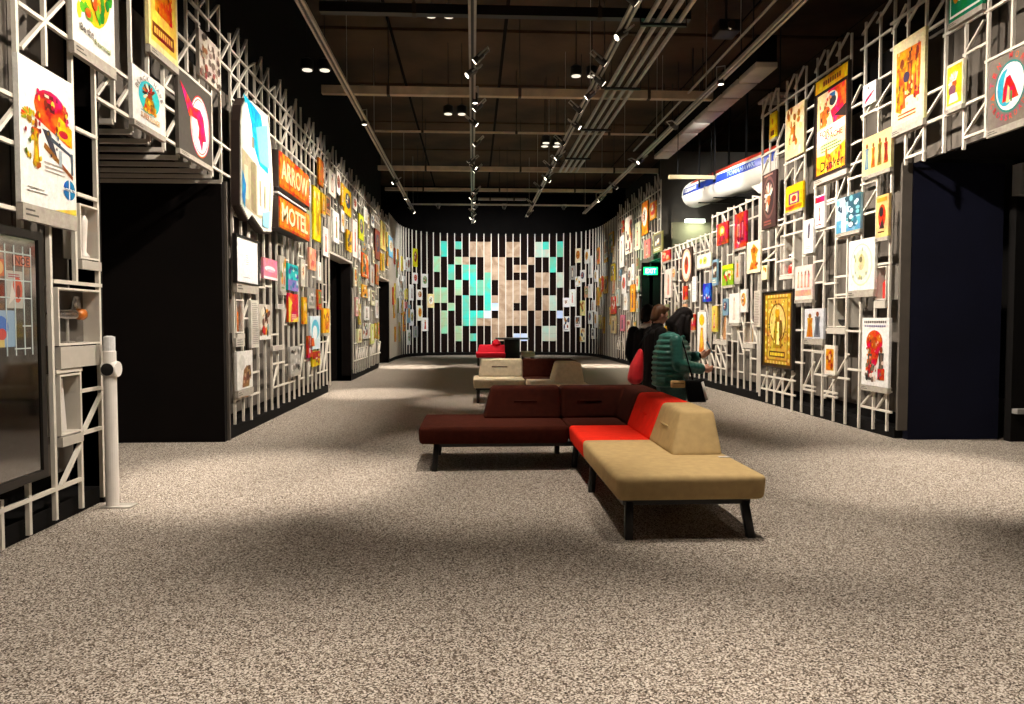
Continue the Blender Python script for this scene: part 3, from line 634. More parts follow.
# motel sign, two orange boxes and the pueblo-shaped pictorial box
Xs = -2.84
def sign_box(name, pts, Xf, depth, face, side, label, art=None, bb=None):
    root = tag(empty(name, (Xf - depth, pts[0][0], pts[0][1])), label, 'sign')
    m = MB(); ys = [p[0] - pts[0][0] for p in pts]; zs = [p[1] - pts[0][1] for p in pts]; n = len(pts)
    m.add([(0, y, z) for y, z in zip(ys, zs)] + [(depth, y, z) for y, z in zip(ys, zs)], [tuple(range(n)), tuple(range(n, 2 * n))] + [(i, (i + 1) % n, n + (i + 1) % n, n + i) for i in range(n)])
    m.build('cabinet', side, root)
    inset = .03; cy = sum(ys) / n; cz = sum(zs) / n
    fp = [(depth + .012, cy + (y - cy) * (1 - inset), cz + (z - cz) * (1 - inset)) for y, z in zip(ys, zs)]
    bp = [(depth, p[1], p[2]) for p in fp]
    fq = [(fp + bp, [tuple(range(n))] + [(i, (i + 1) % n, n + (i + 1) % n, n + i) for i in range(n)], C(face))]
    link('face', cmesh('face', fq), None, root)
    if art:
        y0, y1, z0, z1 = bb; qd = []
        for i, (pp, fs, c) in enumerate(art.p):
            qd.append(([(depth + .014 + .0008 * i, y0 - pts[0][0] + x * (y1 - y0), z0 - pts[0][1] + z * (z1 - z0)) for x, z in pp], fs, c))
        link('lettering', cmesh('lettering', qd), None, root)
    return root
M_SIGNS = mat('dark_brown_sign_side', C('#2a1a12'), .6, noise=.2, nscale=8)
def quad(x0, yt, yb, x1, X):
    Y0, zt = on_x(x0, yt, X); _, zb = on_x(x0, yb, X); Y1, _ = on_x(x1, (yt + yb) / 2, X); return Y0, Y1, zb, zt
y0, y1, z0, z1 = quad(278, 149, 186, 308.5, Xs)
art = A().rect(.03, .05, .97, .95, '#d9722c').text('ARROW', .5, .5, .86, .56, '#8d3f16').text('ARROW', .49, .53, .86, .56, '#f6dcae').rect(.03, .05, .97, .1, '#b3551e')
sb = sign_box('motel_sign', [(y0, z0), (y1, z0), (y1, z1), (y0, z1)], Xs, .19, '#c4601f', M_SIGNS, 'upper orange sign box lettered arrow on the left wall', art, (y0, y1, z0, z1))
RECTS['l'].append((y0 - .1, y1 + .1, z0 - .8, z1 + .2))
y0, y1, z0, z1 = quad(278, 195, 227, 309, Xs)
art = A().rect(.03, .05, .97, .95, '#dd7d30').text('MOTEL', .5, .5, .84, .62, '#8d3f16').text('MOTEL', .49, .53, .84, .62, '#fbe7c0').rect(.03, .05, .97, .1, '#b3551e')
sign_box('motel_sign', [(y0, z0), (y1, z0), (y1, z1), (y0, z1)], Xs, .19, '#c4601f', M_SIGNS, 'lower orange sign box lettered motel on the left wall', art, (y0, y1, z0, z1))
bxn = tag(bx('neon_tube_bar', mat('pale_neon_tube', C('#d9d2cc'), .3, noise=.05), -3.03, -2.86, y0 + .1, y1 - .1, z1 + .045, z1 + .075), 'thin white neon tube bar between the two orange sign boxes', 'neon')
pp = [(239.5, 205), (239.5, 120), (241, 105), (244.5, 98), (250, 98.5), (267, 114), (271, 150), (273, 192), (271, 234), (263, 233), (251, 216), (247.5, 221)]
pts = [on_x(x, y, -2.92) for x, y in pp][::-1]
ya, yb_ = min(p[0] for p in pts), max(p[0] for p in pts); za, zb_ = min(p[1] for p in pts), max(p[1] for p in pts)
RECTS['l'].append((ya - .1, yb_ + .25, za, zb_))
art = A().poly([(.12, .97), (.6, .93), (.8, .6), (.82, .5), (.55, .52), (.3, .7)], '#4fb2de').poly([(.45, .8), (.8, .9), (.86, .55), (.55, .55)], '#8fd3ee').poly([(.08, .55), (.08, .85), (.2, .93), (.32, .8), (.36, .62), (.45, .58), (.45, .5)], '#f3efe4').poly([(.05, .15), (.05, .56), (.5, .5), (.9, .44), (.86, .2), (.55, .1), (.3, .12)], '#b7ad90')
art.poly([(.28, .14), (.28, .5), (.42, .52), (.42, .12)], '#8f8468').poly([(.45, .12), (.46, .5), (.85, .46), (.8, .15)], '#ece7d8').rect(.1, .2, .2, .45, '#dad0b2').rect(.32, .62, .38, .7, '#8d8470').poly([(.03, .2), (.1, .12), (.14, .3), (.05, .4)], '#4f8fc4').poly([(.6, .05), (.8, .05), (.85, .2), (.6, .16)], '#9ccbe0').rect(.52, .2, .56, .4, '#a89c7c').rect(.66, .2, .7, .38, '#a89c7c')
sign_box('pictorial_sign', pts, -2.92, .105, '#e3e2d6', M_SIGNS, 'rounded blue and white pueblo picture sign left of the motel lettering', art, (ya, yb_, za, zb_))

# right wall posters
wp('r', 770, 776.2, 115, 140, '#e8c020', 'small bright yellow card at the top left of right lattice', A().rect(.2, .1, .8, .3, '#6a3a12').rect(.2, .4, .8, .9, '#f0d23a').ell(.5, .65, .15, .12, '#c98a1e'), cap=.04)
wp('r', 786, 804.4, 112, 161, '#e3cfa6', 'tan poster of riders left of the large red movie poster', A().blobs(30, .1, .9, .05, .95, .1, ['#b8793e', '#8d4f2a', '#efe2c2', '#cf9a5a', '#d9c08a']).figure(.5, .3, .4, '#8a4a24', '#c9803a', wd=.4))
a = A().rect(0, 0, 1, .86, '#2a1410').rect(.07, .03, .93, .84, '#f0d9a8').poly([(.4, .84), (.93, .84), (.93, .42), (.62, .42), (.5, .6)], '#e5564c').poly([(.7, .84), (.93, .84), (.93, .55)], '#ef7a5a')
a.ell(.5, .73, .2, .09, '#f2e6d0').ell(.42, .7, .17, .08, '#e9c9a0').ell(.55, .72, .1, .05, '#2a2a34').rect(.45, .76, .62, .8, '#3d5fa0').ell(.35, .63, .12, .06, '#c0643a').poly([(.15, .66), (.4, .68), (.35, .5), (.15, .5)], '#c77a4a').poly([(.6, .56), (.93, .62), (.93, .5)], '#2a1c18')
a.poly([(.07, .3), (.93, .42), (.93, .5), (.07, .48)], '#f4ead0').text('FORT', .36, .43, .4, .06, '#c0202a').text('APACHE', .58, .38, .55, .06, '#d8402f').lines(.2, .85, .31, 3, .03, '#5d7a4a', .007).poly([(.07, .03), (.93, .03), (.93, .27), (.5, .2), (.07, .22)], '#f0a528').blobs(14, .1, .9, .05, .24, .05, ['#f6d860', '#d9641e', '#c8401a']).text('Danker', .55, .1, .7, .1, '#3a1a10').rect(0, .87, 1, 1, '#f0bb22').dash(.25, .8, .935, .05, 8, '#7a3a10')
a.blobs(26, .15, .7, .52, .8, .03, ['#8a3a24', '#e0a070', '#c86a40', '#f4e0c0', '#3a2420', '#d8403a']).blobs(18, .1, .9, .05, .24, .03, ['#b84a18', '#f8e080', '#e08020'])
wp('r', 815.8, 848.5, 84, 180, '#20120e', 'large red and yellow framed movie poster on the right wall', a, frame=M_FRAMEB, fw=.012, cap=.09)
wp('r', 762.5, 776.3, 176, 230, '#3a2422', 'dark maroon poster with pale wreathed chief, under the missile tail', A().ell(.5, .55, .42, .38, '#6a4a44', 24).ell(.5, .55, .36, .32, '#2c1a1a', 24).plume(.5, .55, .3, ['#e6ded2', '#b8a698', '#8a5a52'], 30, 260, 11, .9).dash(.2, .8, .95, .03, 9, '#c9a890').lines(.2, .8, .12, 2, .05, '#8a5a4c', .015))
wp('r', 786, 803.4, 188, 213, '#e3b428', 'small yellow and red box label below the tan riders poster', A().rect(.05, .72, .95, .92, '#f2d040').rect(.2, .25, .8, .68, '#7a3a6a').rect(.3, .3, .7, .62, '#e8d8a0').rect(.05, .06, .95, .2, '#d8502a').ell(.5, .46, .14, .12, '#a83c2c'), cap=.04)
wp('r', 815.8, 824.8, 197, 229, '#f3eeea', 'narrow white poster with red heading under the movie poster', A().rect(0, .78, 1, .95, '#d23a58').figure(.5, .22, .5, '#c0503a', '#e0b090', wd=.4).lines(.15, .9, .1, 1, .05, '#c04050', .015))
wp('r', 837, 861, 200, 234, '#a9cdd9', 'blue-tinted waterfall photo poster in right lattice', A().rect(0, 0, 1, .35, '#5f9db8').rect(.5, .4, 1, 1, '#2f5566').blobs(36, .05, .95, .05, .95, .1, ['#dff0f2', '#3d6d80', '#83b5c6', '#25424f', '#c4e2e6']).poly([(.25, 0), (.45, 0), (.4, .9), (.3, .95)], '#eef6f6'), cap=.05)
wp('r', 804.5, 813.8, 221, 254, '#f0eee9', 'narrow white poster with a dark feather left of waterfall photo', A().poly([(.4, .45), (.6, .42), (.7, .8), (.55, .92), (.42, .8)], '#5a5560').lines(.2, .8, .2, 2, .06, '#b5b0a8', .012))
wp('r', 863.3, 876.4, 87, 108, '#f2efea', 'small white card with a red brush mark beside orange figures poster', A().poly([(.2, .2), (.85, .5), (.9, .6), (.3, .34)], '#c2344a').poly([(.2, .12), (.7, .4), (.66, .46), (.15, .2)], '#b52c42').ell(.45, .78, .06, .06, '#6d6863'))
a = A().rect(.05, .04, .95, .96, '#f7ecc0').poly([(.12, .2), (.3, .15), (.4, .4), (.6, .35), (.75, .25), (.88, .4), (.88, .86), (.12, .88)], '#ec9a3c').figure(.3, .2, .6, '#b5562a', '#e0782e', wd=.5).figure(.55, .32, .5, '#8d4a2c', '#d9642c', wd=.4).figure(.78, .28, .58, '#d8602e', '#f0b060', wd=.35).ell(.45, .55, .1, .06, '#3d3450').lines(.2, .8, .14, 2, .04, '#a8683a', .01)
a.blobs(40, .16, .86, .22, .86, .035, ['#c05a24', '#f0b04a', '#8a3c1c', '#e8842e', '#f6dc90', '#5a3a2c'])
wp('r', 893.5, 925, 47, 131, '#f5e7b4', 'large cream poster of dancing orange figures above right opening edge', a, cap=.08)
wp('r', 863, 891.5, 140, 177, '#ecd7a0', 'cream card with four standing costumed figures', A().figure(.17, .15, .7, '#6a8a9a', '#8aa0a0', wd=.22).figure(.4, .15, .66, '#d98a3a', '#c0643a', wd=.22).figure(.63, .15, .72, '#8d7a3a', '#5a4a2a', wd=.22).figure(.84, .15, .66, '#b5502e', '#7a3424', wd=.22), cap=.05)
wp('r', 876.5, 889, 197, 238, '#e0c48a', 'small tan poster with red and black head near the right opening', A().ell(.5, .5, .3, .28, '#c23a28').ell(.45, .6, .16, .12, '#28201e').poly([(.3, .2), (.7, .2), (.55, .45)], '#3c2c24').rect(.1, .84, .9, .94, '#c9a050').lines(.2, .8, .12, 1, .05, '#6a4020', .015), cap=.05)
a = A().rect(.08, .04, .92, .96, '#b99544').rect(.15, .08, .85, .92, '#8d6a18').rect(.18, .1, .82, .9, '#c4a255').ell(.5, .58, .28, .27, '#7a5a14', 24).ell(.5, .58, .25, .245, '#dcc47c', 24).poly([(.36, .25), (.66, .25), (.62, .5), (.56, .72), (.46, .72), (.4, .5)], '#9a7820').ell(.5, .72, .08, .06, '#c9a036', 12).poly([(.48, .3), (.58, .3), (.56, .6), (.5, .6)], '#f3e29a').ell(.62, .5, .06, .13, '#6d5010', 10).rect(.24, .13, .76, .21, '#5f4610').dash(.28, .74, .17, .04, 9, '#e8c860')
for i in range(16):
    a.ell(.12 if i < 8 else .88, .1 + .11 * (i % 8), .03, .025, '#dcc47c', 8)
for i in range(7): a.ell(.2 + .1 * i, .94, .03, .02, '#dcc47c', 8).ell(.2 + .1 * i, .06, .03, .02, '#dcc47c', 8)
a.blobs(46, .2, .8, .24, .88, .022, ['#6d5010', '#f4e498', '#a88424', '#c9a036', '#4a3608'])
wp('r', 763.5, 793.5, 293, 365, '#3a2812', 'large gold ornate embossed panel with standing figure on right wall', a, frame=M_FRAMEB, fw=.02, name='gold_panel', cat='panel')
wp('r', 795.6, 813, 267, 300, '#ecd9d0', 'pale pink print with row of small red figures above the couple photo', A().figure(.2, .35, .5, '#d9968a', '#e6b8a8', wd=.25).figure(.4, .35, .5, '#cf8074', '#e6b8a8', wd=.25).figure(.6, .35, .5, '#d9968a', '#e6b8a8', wd=.25).figure(.8, .35, .5, '#cf8074', '#e0a898', wd=.25).rect(.05, .12, .95, .28, '#e3a890'), cap=.05)
wp('r', 805, 824, 309, 338, '#d6d8dc', 'photo of an orange robed and a grey robed figure, right wall', A().figure(.3, .05, .82, '#c98a4a', '#b07038', wd=.45).figure(.7, .05, .88, '#6d7078', '#4a4c55', wd=.4), cap=.09)
wp('r', 825, 835.8, 345, 374, '#f0e6da', 'small white card with an orange baby figure low on right wall', A().rect(.15, .15, .85, .88, '#d9964a').blobs(8, .3, .7, .3, .75, .13, ['#b5522c', '#f0c890', '#8d3c20']))
a = A().ell(.5, .5, .42, .42, '#dfe2b4', 24).ell(.5, .5, .39, .39, '#f1f0e0', 24).ell(.5, .5, .28, .3, '#e3e4c4', 20).ell(.5, .55, .14, .16, '#cfc79a', 12).blobs(16, .2, .8, .2, .8, .05, ['#b8b87a', '#d8c9a0', '#a8b098', '#e9e2b8']).ell(.5, .6, .06, .06, '#7d7258', 10)
wp('r', 849.3, 875.3, 242, 291, '#f2f0e6', 'square off-white print with faint green wreath on right wall', a, cap=.09)
a = A().dash(.08, .92, .94, .035, 12, '#6a6460').dash(.1, .9, .88, .03, 11, '#8d86a0').ell(.48, .65, .3, .17, '#d8322c', 20).ell(.5, .62, .17, .1, '#b3221f', 16).poly([(.25, .5), (.5, .55), (.6, .75), (.7, .6), (.6, .35), (.45, .2), (.3, .15)], '#cf3a30').figure(.32, .08, .5, '#4a4644', '#a03028', wd=.4).figure(.74, .1, .5, '#3c3c3c', '#6a5a4a', wd=.5).rect(.62, .1, .86, .26, '#c23a30').blobs(16, .15, .85, .08, .45, .06, ['#2c2a2a', '#c9362e', '#e6d2c0', '#7a6a5c'])
a.blobs(30, .2, .75, .2, .78, .03, ['#e85a4a', '#a01c1a', '#f0b0a0', '#c83028', '#4a3c38'])
wp('r', 862.5, 889.5, 318, 384, '#f4f2ee', 'white poster with large red feathered rider at the right opening corner', a, cap=.07)
# over the opening
wp('r', 947, 963.5, 67, 110, '#f2ead0', 'small yellow poster of bust in white war bonnet over right opening', A().rect(.06, .06, .94, .94, '#ecc93a').plume(.5, .55, .36, ['#f4efe2', '#e8dcc4', '#d8c8a8'], 60, 220, 9, .7, '#b5622e').ell(.4, .38, .22, .12, '#7a4a5a').poly([(.2, .1), (.8, .1), (.7, .3), (.3, .3)], '#f6f0de'), cap=.05)
a = A().rect(.04, .06, .96, .94, '#f4f0ea').rect(.07, .1, .93, .9, '#1f8a5c').rect(.3, .3, .9, .8, '#f1ece4').text('MAID', .64, .52, .46, .34, '#d92a5c').ell(.22, .5, .1, .22, '#e6a030').ell(.22, .62, .06, .1, '#8a4a28')
wp('r', 950, 984, -32, 24, '#1f7a52', 'green and white sign cut by the top right edge', a, name='sign_panel', cat='sign', cap=.06)
a = A().ell(.5, .52, .34, .36, '#3f8a84', 28).ell(.5, .52, .31, .33, '#f4f2ee', 28).ell(.42, .52, .2, .26, '#58c0d0', 20).ell(.58, .56, .22, .27, '#f8f8f6', 20).poly([(.34, .32), (.7, .34), (.62, .5), (.5, .68), (.42, .66), (.36, .5)], '#d84a58').poly([(.42, .3), (.5, .3), (.5, .5), (.46, .55)], '#e9dca0').rect(.52, .3, .56, .45, '#6a8a4a').poly([(.06, .44), (.16, .52), (.16, .4)], '#e05a66')
a.arc_text('TEN MORE', .5, .52, .42, .43, 165, 30, .09, '#e0626c').arc_text('CROSSROADS', .5, .52, .42, .43, 205, 335, .085, '#e0626c', True)
wp('r', 989, 1034, 63, 131, '#857a72', 'grey panel with round teal ringed emblem and curved pink letters', a, name='sign_panel', cat='sign', cap=.07)
# beyond, low lattice
wp('r', 717.3, 728, 225, 246, '#b3241f', 'red square poster with glowing centre under the missile', A().ell(.5, .62, .24, .24, '#f0a060', 14).ell(.5, .62, .13, .13, '#fae0b0', 12).poly([(.1, .05), (.9, .05), (.7, .4), (.3, .4)], '#7a1616').figure(.5, .1, .5, '#8a1c18', '#d85a3a', wd=.3))
wp('r', 735, 746.6, 215, 249, '#b8303c', 'tall crimson poster with pale standing figures below missile', A().figure(.35, .1, .75, '#e6c8c0', '#7a1c2c', wd=.3).figure(.7, .2, .7, '#5a1a24', '#d8909a', wd=.35).blobs(10, .1, .9, .05, .3, .1, ['#7a1a26', '#e0a0a4', '#c84a54']), cap=.05)
wp('r', 681.8, 692, 250, 283, '#3a2a22', 'dark panel with pink oval medallion beside the green-lit doorway', A().ell(.5, .5, .46, .48, '#e3b49a', 24).ell(.5, .5, .37, .4, '#f0dccc', 22).ell(.5, .5, .2, .27, '#b0442c', 14).ell(.5, .62, .12, .12, '#6d3a2c', 10))
wp('r', 662.6, 670.2, 252, 262, '#c8402e', 'small red card at the edge of the green-lit doorway', A().blobs(6, .2, .8, .2, .8, .2, ['#f0c0a0', '#8a2018']), cap=.05)
wp('r', 697.3, 711, 256, 269, '#eef0da', 'wide white card with yellow-green marks beside oval medallion', A().ell(.3, .5, .1, .2, '#c9d05a').ell(.6, .5, .14, .28, '#e3dc7a').ell(.6, .5, .07, .14, '#8aa04a'), cap=.03)
wp('r', 722.5, 733.6, 266, 286, '#8aa83a', 'green poster with red and yellow group right of wide white card', A().rect(0, .8, 1, 1, '#c9d84a').blobs(14, .1, .9, .1, .7, .14, ['#c8402e', '#e8c850', '#f2e0c0', '#4a6a2a']), cap=.05)
wp('r', 747.3, 760.6, 243, 274, '#f0e2c6', 'cream poster with golden crouching figure beneath crimson poster', A().poly([(.2, .1), (.8, .12), (.7, .4), (.85, .7), (.5, .92), (.3, .7), (.4, .45)], '#c98a3a').ell(.55, .7, .12, .1, '#8d4a24').blobs(8, .2, .8, .15, .8, .08, ['#b5602c', '#f0cc80', '#7a3c1e']))
wp('r', 762, 767.3, 266, 280, '#eee6c0', 'tiny cream card left of the statuette case', A().blobs(5, .2, .8, .2, .8, .2, ['#d9b850', '#a87a3a']))
wp('r', 703.2, 710.8, 284, 302, '#2a4fb8', 'cobalt blue poster with red foot above the green-jacketed person', A().ell(.5, .55, .34, .25, '#5d86e0').blobs(8, .15, .85, .05, .35, .1, ['#d83a3a', '#f0e8e0', '#17307a']))
wp('r', 697.8, 706.5, 312, 356, '#f0eeea', 'white poster with yellow head figure in front of the green jacket', A().ell(.5, .82, .3, .13, '#e8cc30').poly([(.2, .1), (.8, .1), (.65, .65), (.4, .65)], '#e0902c').ell(.5, .4, .15, .2, '#f3c860'))
wp('r', 729.6, 739.8, 294, 323, '#efece4', 'white poster with faint tan figure left of the dark text panel', A().figure(.5, .1, .8, '#d8cbb8', '#e6dccb', '#b99a80', wd=.35), cap=.05)
wp('r', 754.3, 760.8, 291, 327, '#cfc6bb', 'tall pale text panel left of the gold ornate panel', A().lines(.12, .9, .93, 20, .045, '#8d857a', .007), name='text_panel', cat='sign')
wp('r', 665.5, 671.8, 270, 298, '#ecdcd4', 'pale card with peach figure right of the green-lit doorway', A().figure(.5, .1, .75, '#d9a890', '#c8806a', wd=.4))
wp('r', 692.5, 696.4, 277, 302, '#f1eeea', 'slim white card below the oval medallion', A().lines(.2, .8, .8, 6, .1, '#b8b0a8', .012))
far_r = [(642, 648, 204, 236, '#dd8a34', 'tall orange'), (650, 655.8, 204, 221, '#e39a3a', 'amber'), (653.3, 662.6, 235, 254, '#8d8a58', 'olive'), (625.4, 632.4, 219, 255, '#f3eadb', 'large white and orange'), (635.3, 640, 224, 251, '#e9ecc8', 'pale green'), (644.3, 650, 241, 259, '#d98a80', 'rose'),
    (630.7, 635, 285, 312, '#e09a30', 'golden orange'), (620, 624.2, 237, 268, '#f0eeea', 'tall white'), (608.7, 613.4, 234, 254, '#d9a548', 'ochre'), (611, 614.8, 265, 281, '#d8c53a', 'mustard'), (611, 616, 297, 314, '#d8604a', 'red and white'), (622, 626, 275, 294, '#eeece8', 'white'), (627.9, 631, 268, 286, '#e6e3da', 'ivory'),
    (623.7, 627.6, 294, 310, '#f0eeea', 'chalk white'), (620.4, 624.6, 315, 331, '#d98a9a', 'pink'), (611, 616, 316, 333, '#c9b48a', 'tan'), (603.8, 607.6, 277, 294, '#d9b060', 'honey'), (604.2, 607.4, 242, 263, '#e0a848', 'gold'), (616.5, 619.5, 290, 306, '#b8c8c0', 'grey green'), (627, 630, 320, 338, '#e6dcc8', 'sand')]
for xl, xr, yt, yb, c, nm in far_r:
    where = 'over the green-lit doorway' if xl > 634 and yb < 262 else ('high on the far right lattice' if yb < 270 else 'low on the far right lattice')
    PEND.append((wp('r', xl, xr, yt, yb, c, '', small_art(q, c)), f'{nm} poster {where}'))
# more small cards filling free cells of the lattices
NAMES = [('#efece6', 'white'), ('#e6dfc8', 'ivory'), ('#d9a33c', 'amber'), ('#c9523a', 'brick red'), ('#b9b3a8', 'stone grey'), ('#7f9fb0', 'dusty blue'), ('#d8c46a', 'straw'), ('#caa183', 'peach'), ('#8a8f6a', 'sage')]
def fill(side, y0, y1, z0, z1, n, where, seed, pitch=.35, cuts=()):
    q = random.Random(seed); X = XL if side == 'l' else XR; k = 0; t = 0
    while k < n and t < n * 30:
        t += 1
        wd = pitch * q.choice((1, 1, 1, 2)) * .96; h = wd * q.uniform(1.0, 1.7) if wd < .5 else wd * q.uniform(.8, 1.3)
        c = y0 + pitch * q.randint(0, int((y1 - y0) / pitch) - 2); z = q.uniform(z0, z1 - h)
        if c + wd > y1 or any(not (c + wd + .03 < a or c - .03 > b or z + h + .06 < lo or z - .1 > hi) for a, b, lo, hi in RECTS[side]) or any(c + wd > a and c < b and z < zz for a, b, zz in cuts): continue
        RECTS[side].append((c, c + wd, z, z + h))
        cc, nm = q.choice(NAMES)
        o = poster_at((X, c + wd / 2, z), math.pi / 2 if side == 'l' else -math.pi / 2, wd, h, cc, small_art(q, cc), cap=.05 if q.random() < .4 else False)
        PEND.append((o, f'small {nm} card {where}')); k += 1
fill('l', 9.62, 15.9, 1.0, 2.8, 12, 'among the posters under the motel sign', 31)
fill('l', 13.6, 15.9, 3.0, 4.3, 5, 'just right of the motel sign', 32)
fill('l', 19.0, 24.4, .9, 4.7, 26, 'between second and third left doorways', 33, cuts=((16.0, 18.97, 3.1),))
fill('l', 16.15, 18.9, 3.1, 4.7, 4, 'above second left doorway', 34)
fill('l', 24.4, 27.3, 3.1, 4.7, 8, 'above third left doorway', 35)
fill('r', 16.8, 20.9, 1.0, 3.1, 10, 'on the low right lattice behind the people', 36)
fill('r', 13.8, 16.6, 1.2, 3.5, 5, 'on the low right lattice under the missile', 37)
fill('r', 23.6, 27.3, .9, 5.2, 24, 'on the far right lattice left of green-lit doorway', 38)
fill('r', 21.1, 23.5, 3.6, 5.2, 5, 'over the green-lit doorway', 39)

# ------------------------------------------------------------------ curved rear wall
CX, HW, Y27, DP = (XL + XR) / 2, (XR - XL) / 2, 27.4, 6.2
def curve_pts(n=1200, e=4.2):
    out = []
    for i in range(n + 1):
        t = math.pi - math.pi * i / n
        c, s = math.cos(t), math.sin(t)
        out.append((CX + HW * math.copysign(abs(c) ** (2 / e), c), Y27 + DP * abs(s) ** (2 / e)))
    return out
CP = curve_pts()
CUM = [0]
for a, b in zip(CP[:-1], CP[1:]): CUM.append(CUM[-1] + math.hypot(b[0] - a[0], b[1] - a[1]))
def at_s(s):
    import bisect
    i = max(1, min(len(CP) - 1, bisect.bisect_left(CUM, s))); t = (s - CUM[i - 1]) / max(1e-9, CUM[i] - CUM[i - 1])
    a, b = CP[i - 1], CP[i]; d = Vector((b[0] - a[0], b[1] - a[1])).normalized()
    return a[0] + (b[0] - a[0]) * t, a[1] + (b[1] - a[1]) * t, math.atan2(d.y, d.x)
def s_of_px(px):                      # arc length where the wall shows at this pixel column
    d = ray(px, 322); best = 0; bv = 9
    for i, (x, y) in enumerate(CP):
        v = abs(x / y - d.x / d.y)
        if v < bv - 1e-9: bv = v; best = i
    return CUM[best]
STOT = CUM[-1]; NP = int(STOT / .325); SP = STOT / NP
# outer shell behind the rods
m = MB(); N = 60
for k in range(N):
    x0, y0_, r0 = at_s(STOT * k / N); x1, y1_, r1_ = at_s(STOT * (k + 1) / N)
    n0 = (-math.sin(r0), math.cos(r0)); n1 = (-math.sin(r1_), math.cos(r1_))
    def off(x, y, n, d): return (x + n[0] * d, y + n[1] * d)
    a, b = off(x0, y0_, n0, .2), off(x1, y1_, n1, .2); c, d = off(x1, y1_, n1, .3), off(x0, y0_, n0, .3)
    m.hexa([a, b, c, d], 0, [a, b, c, d], 5.4)
wback = struct(m.build('wall_back', M_BROWNBLK))
m = MB()
for k in range(N):
    x0, y0_, r0 = at_s(STOT * k / N); x1, y1_, r1_ = at_s(STOT * (k + 1) / N)
    n0 = (-math.sin(r0), math.cos(r0)); n1 = (-math.sin(r1_), math.cos(r1_))
    a, b = off(x0, y0_, n0, .05), off(x1, y1_, n1, .05); c, d = off(x1, y1_, n1, .2), off(x0, y0_, n0, .2)
    m.hexa([a, b, c, d], 0, [a, b, c, d], .12)
struct(m.build('baseboard_back', M_BLACK))
rb = tag(empty('rod_screen', (CX, 33, 0)), 'screen of evenly spaced vertical rods along the curved rear wall', 'lattice')
TOPB = 5.45
for k in range(NP + 1):
    x, y, r = at_s(k * SP)
    o = bpy.data.objects.new('post', UNIT); col.objects.link(o); o.parent = rb
    o.location = (x - CX, y - 33, (TOPB + .12) / 2 + .03); o.scale = (.035, .035, TOPB - .12); o.rotation_euler = (0, 0, r)
M_SLAT = mat('dark_brown_slat', C('#140b08'), .95, spec=.08, noise=.2, nscale=6)
# mosaic tiles with the projected map's light put into their colours: rows from the top, one string per column
COLS = ['..gg..gg.....', 'tt....gg.ggg.', '...tt...g....', 't.g..gg....gg', '..ntt..tttt..', 'nn.tttt..tt.t', 'nn...tt..tn..', 'nnnntttttbn..', '..nnn..nb.nnn', '..nnnnnnnnnnn', 'nn...nnnnnn..', 'nn.n.nnn.nn.b', '...n.nn..nn.b', '..n...nnn....',
        'ss..nn...nn..', 'ts..nn.nn..ss', '..tt...ss..ss', 'tt..ss...b...']
def tile_mat(name, c1, c2, sc):
    m = bpy.data.materials.new(name); m.use_nodes = True; nt = m.node_tree; b = nt.nodes['Principled BSDF']
    g = nt.nodes.new('ShaderNodeNewGeometry'); n = nt.nodes.new('ShaderNodeTexNoise'); n.inputs['Scale'].default_value = sc; n.inputs['Detail'].default_value = 4; n.inputs['Distortion'].default_value = 1.5
    r = nt.nodes.new('ShaderNodeValToRGB'); r.color_ramp.elements[0].position = .38; r.color_ramp.elements[1].position = .62
    r.color_ramp.elements[0].color = (*C(c1), 1); r.color_ramp.elements[1].color = (*C(c2), 1)
    nt.links.new(g.outputs['Position'], n.inputs['Vector']); nt.links.new(n.outputs[0], r.inputs[0]); nt.links.new(r.outputs[0], b.inputs['Base Color']); b.inputs['Roughness'].default_value = .7
    return m
TM = {'n': tile_mat('tan_map_tile', '#b39a80', '#94795f', 1.6), 't': tile_mat('turquoise_map_tile', '#1fc9b8', '#5fae8e', 1.4), 'g': tile_mat('green_grey_map_tile', '#9db38a', '#7fd0a8', 1.2),
      's': tile_mat('grey_map_tile', '#b3b3a0', '#9fc2b4', 1.5), 'b': tile_mat('pale_blue_map_tile', '#a9c4ee', '#c9d6f2', 1.2)}
sA, sB = s_of_px(433.6), s_of_px(560.3)
k0 = round(sA / SP); RH = .345; ZT = 5.12
mos = tag(empty('map_mosaic', (CX, 33, .6)), 'turquoise and tan projected map mosaic on the curved rear wall', 'mosaic')
TMESH = {}
for ch, tm in TM.items():
    me = MB().box(-.5, .5, -.5, .5, -.5, .5).mesh('tile'); me.materials.append(tm); TMESH[ch] = me
SL = MB().box(-.5, .5, -.5, .5, -.5, .5).mesh('slat'); SL.materials.append(M_SLAT)
for c, s_ in enumerate(COLS):
    x, y, r = at_s((k0 + c + .5) * SP)
    for rr, ch in enumerate(s_):
        if ch == '.': continue
        o = bpy.data.objects.new('tile', TMESH[ch]); col.objects.link(o); o.parent = mos
        o.location = (x - CX, y - 33, ZT - RH * (rr + .5) - .6); o.scale = (SP - .03, .03, RH - .004); o.rotation_euler = (0, 0, r)
# dark slats between the rods, all round
for k in range(NP):
    x, y, r = at_s((k + .5) * SP); nx, ny = -math.sin(r), math.cos(r)
    o = bpy.data.objects.new('slat', SL); col.objects.link(o); o.parent = wback
    o.location = (x + nx * .12, y + ny * .12, 2.75); o.scale = (SP - .06, .03, 5.2); o.rotation_euler = (0, 0, r)
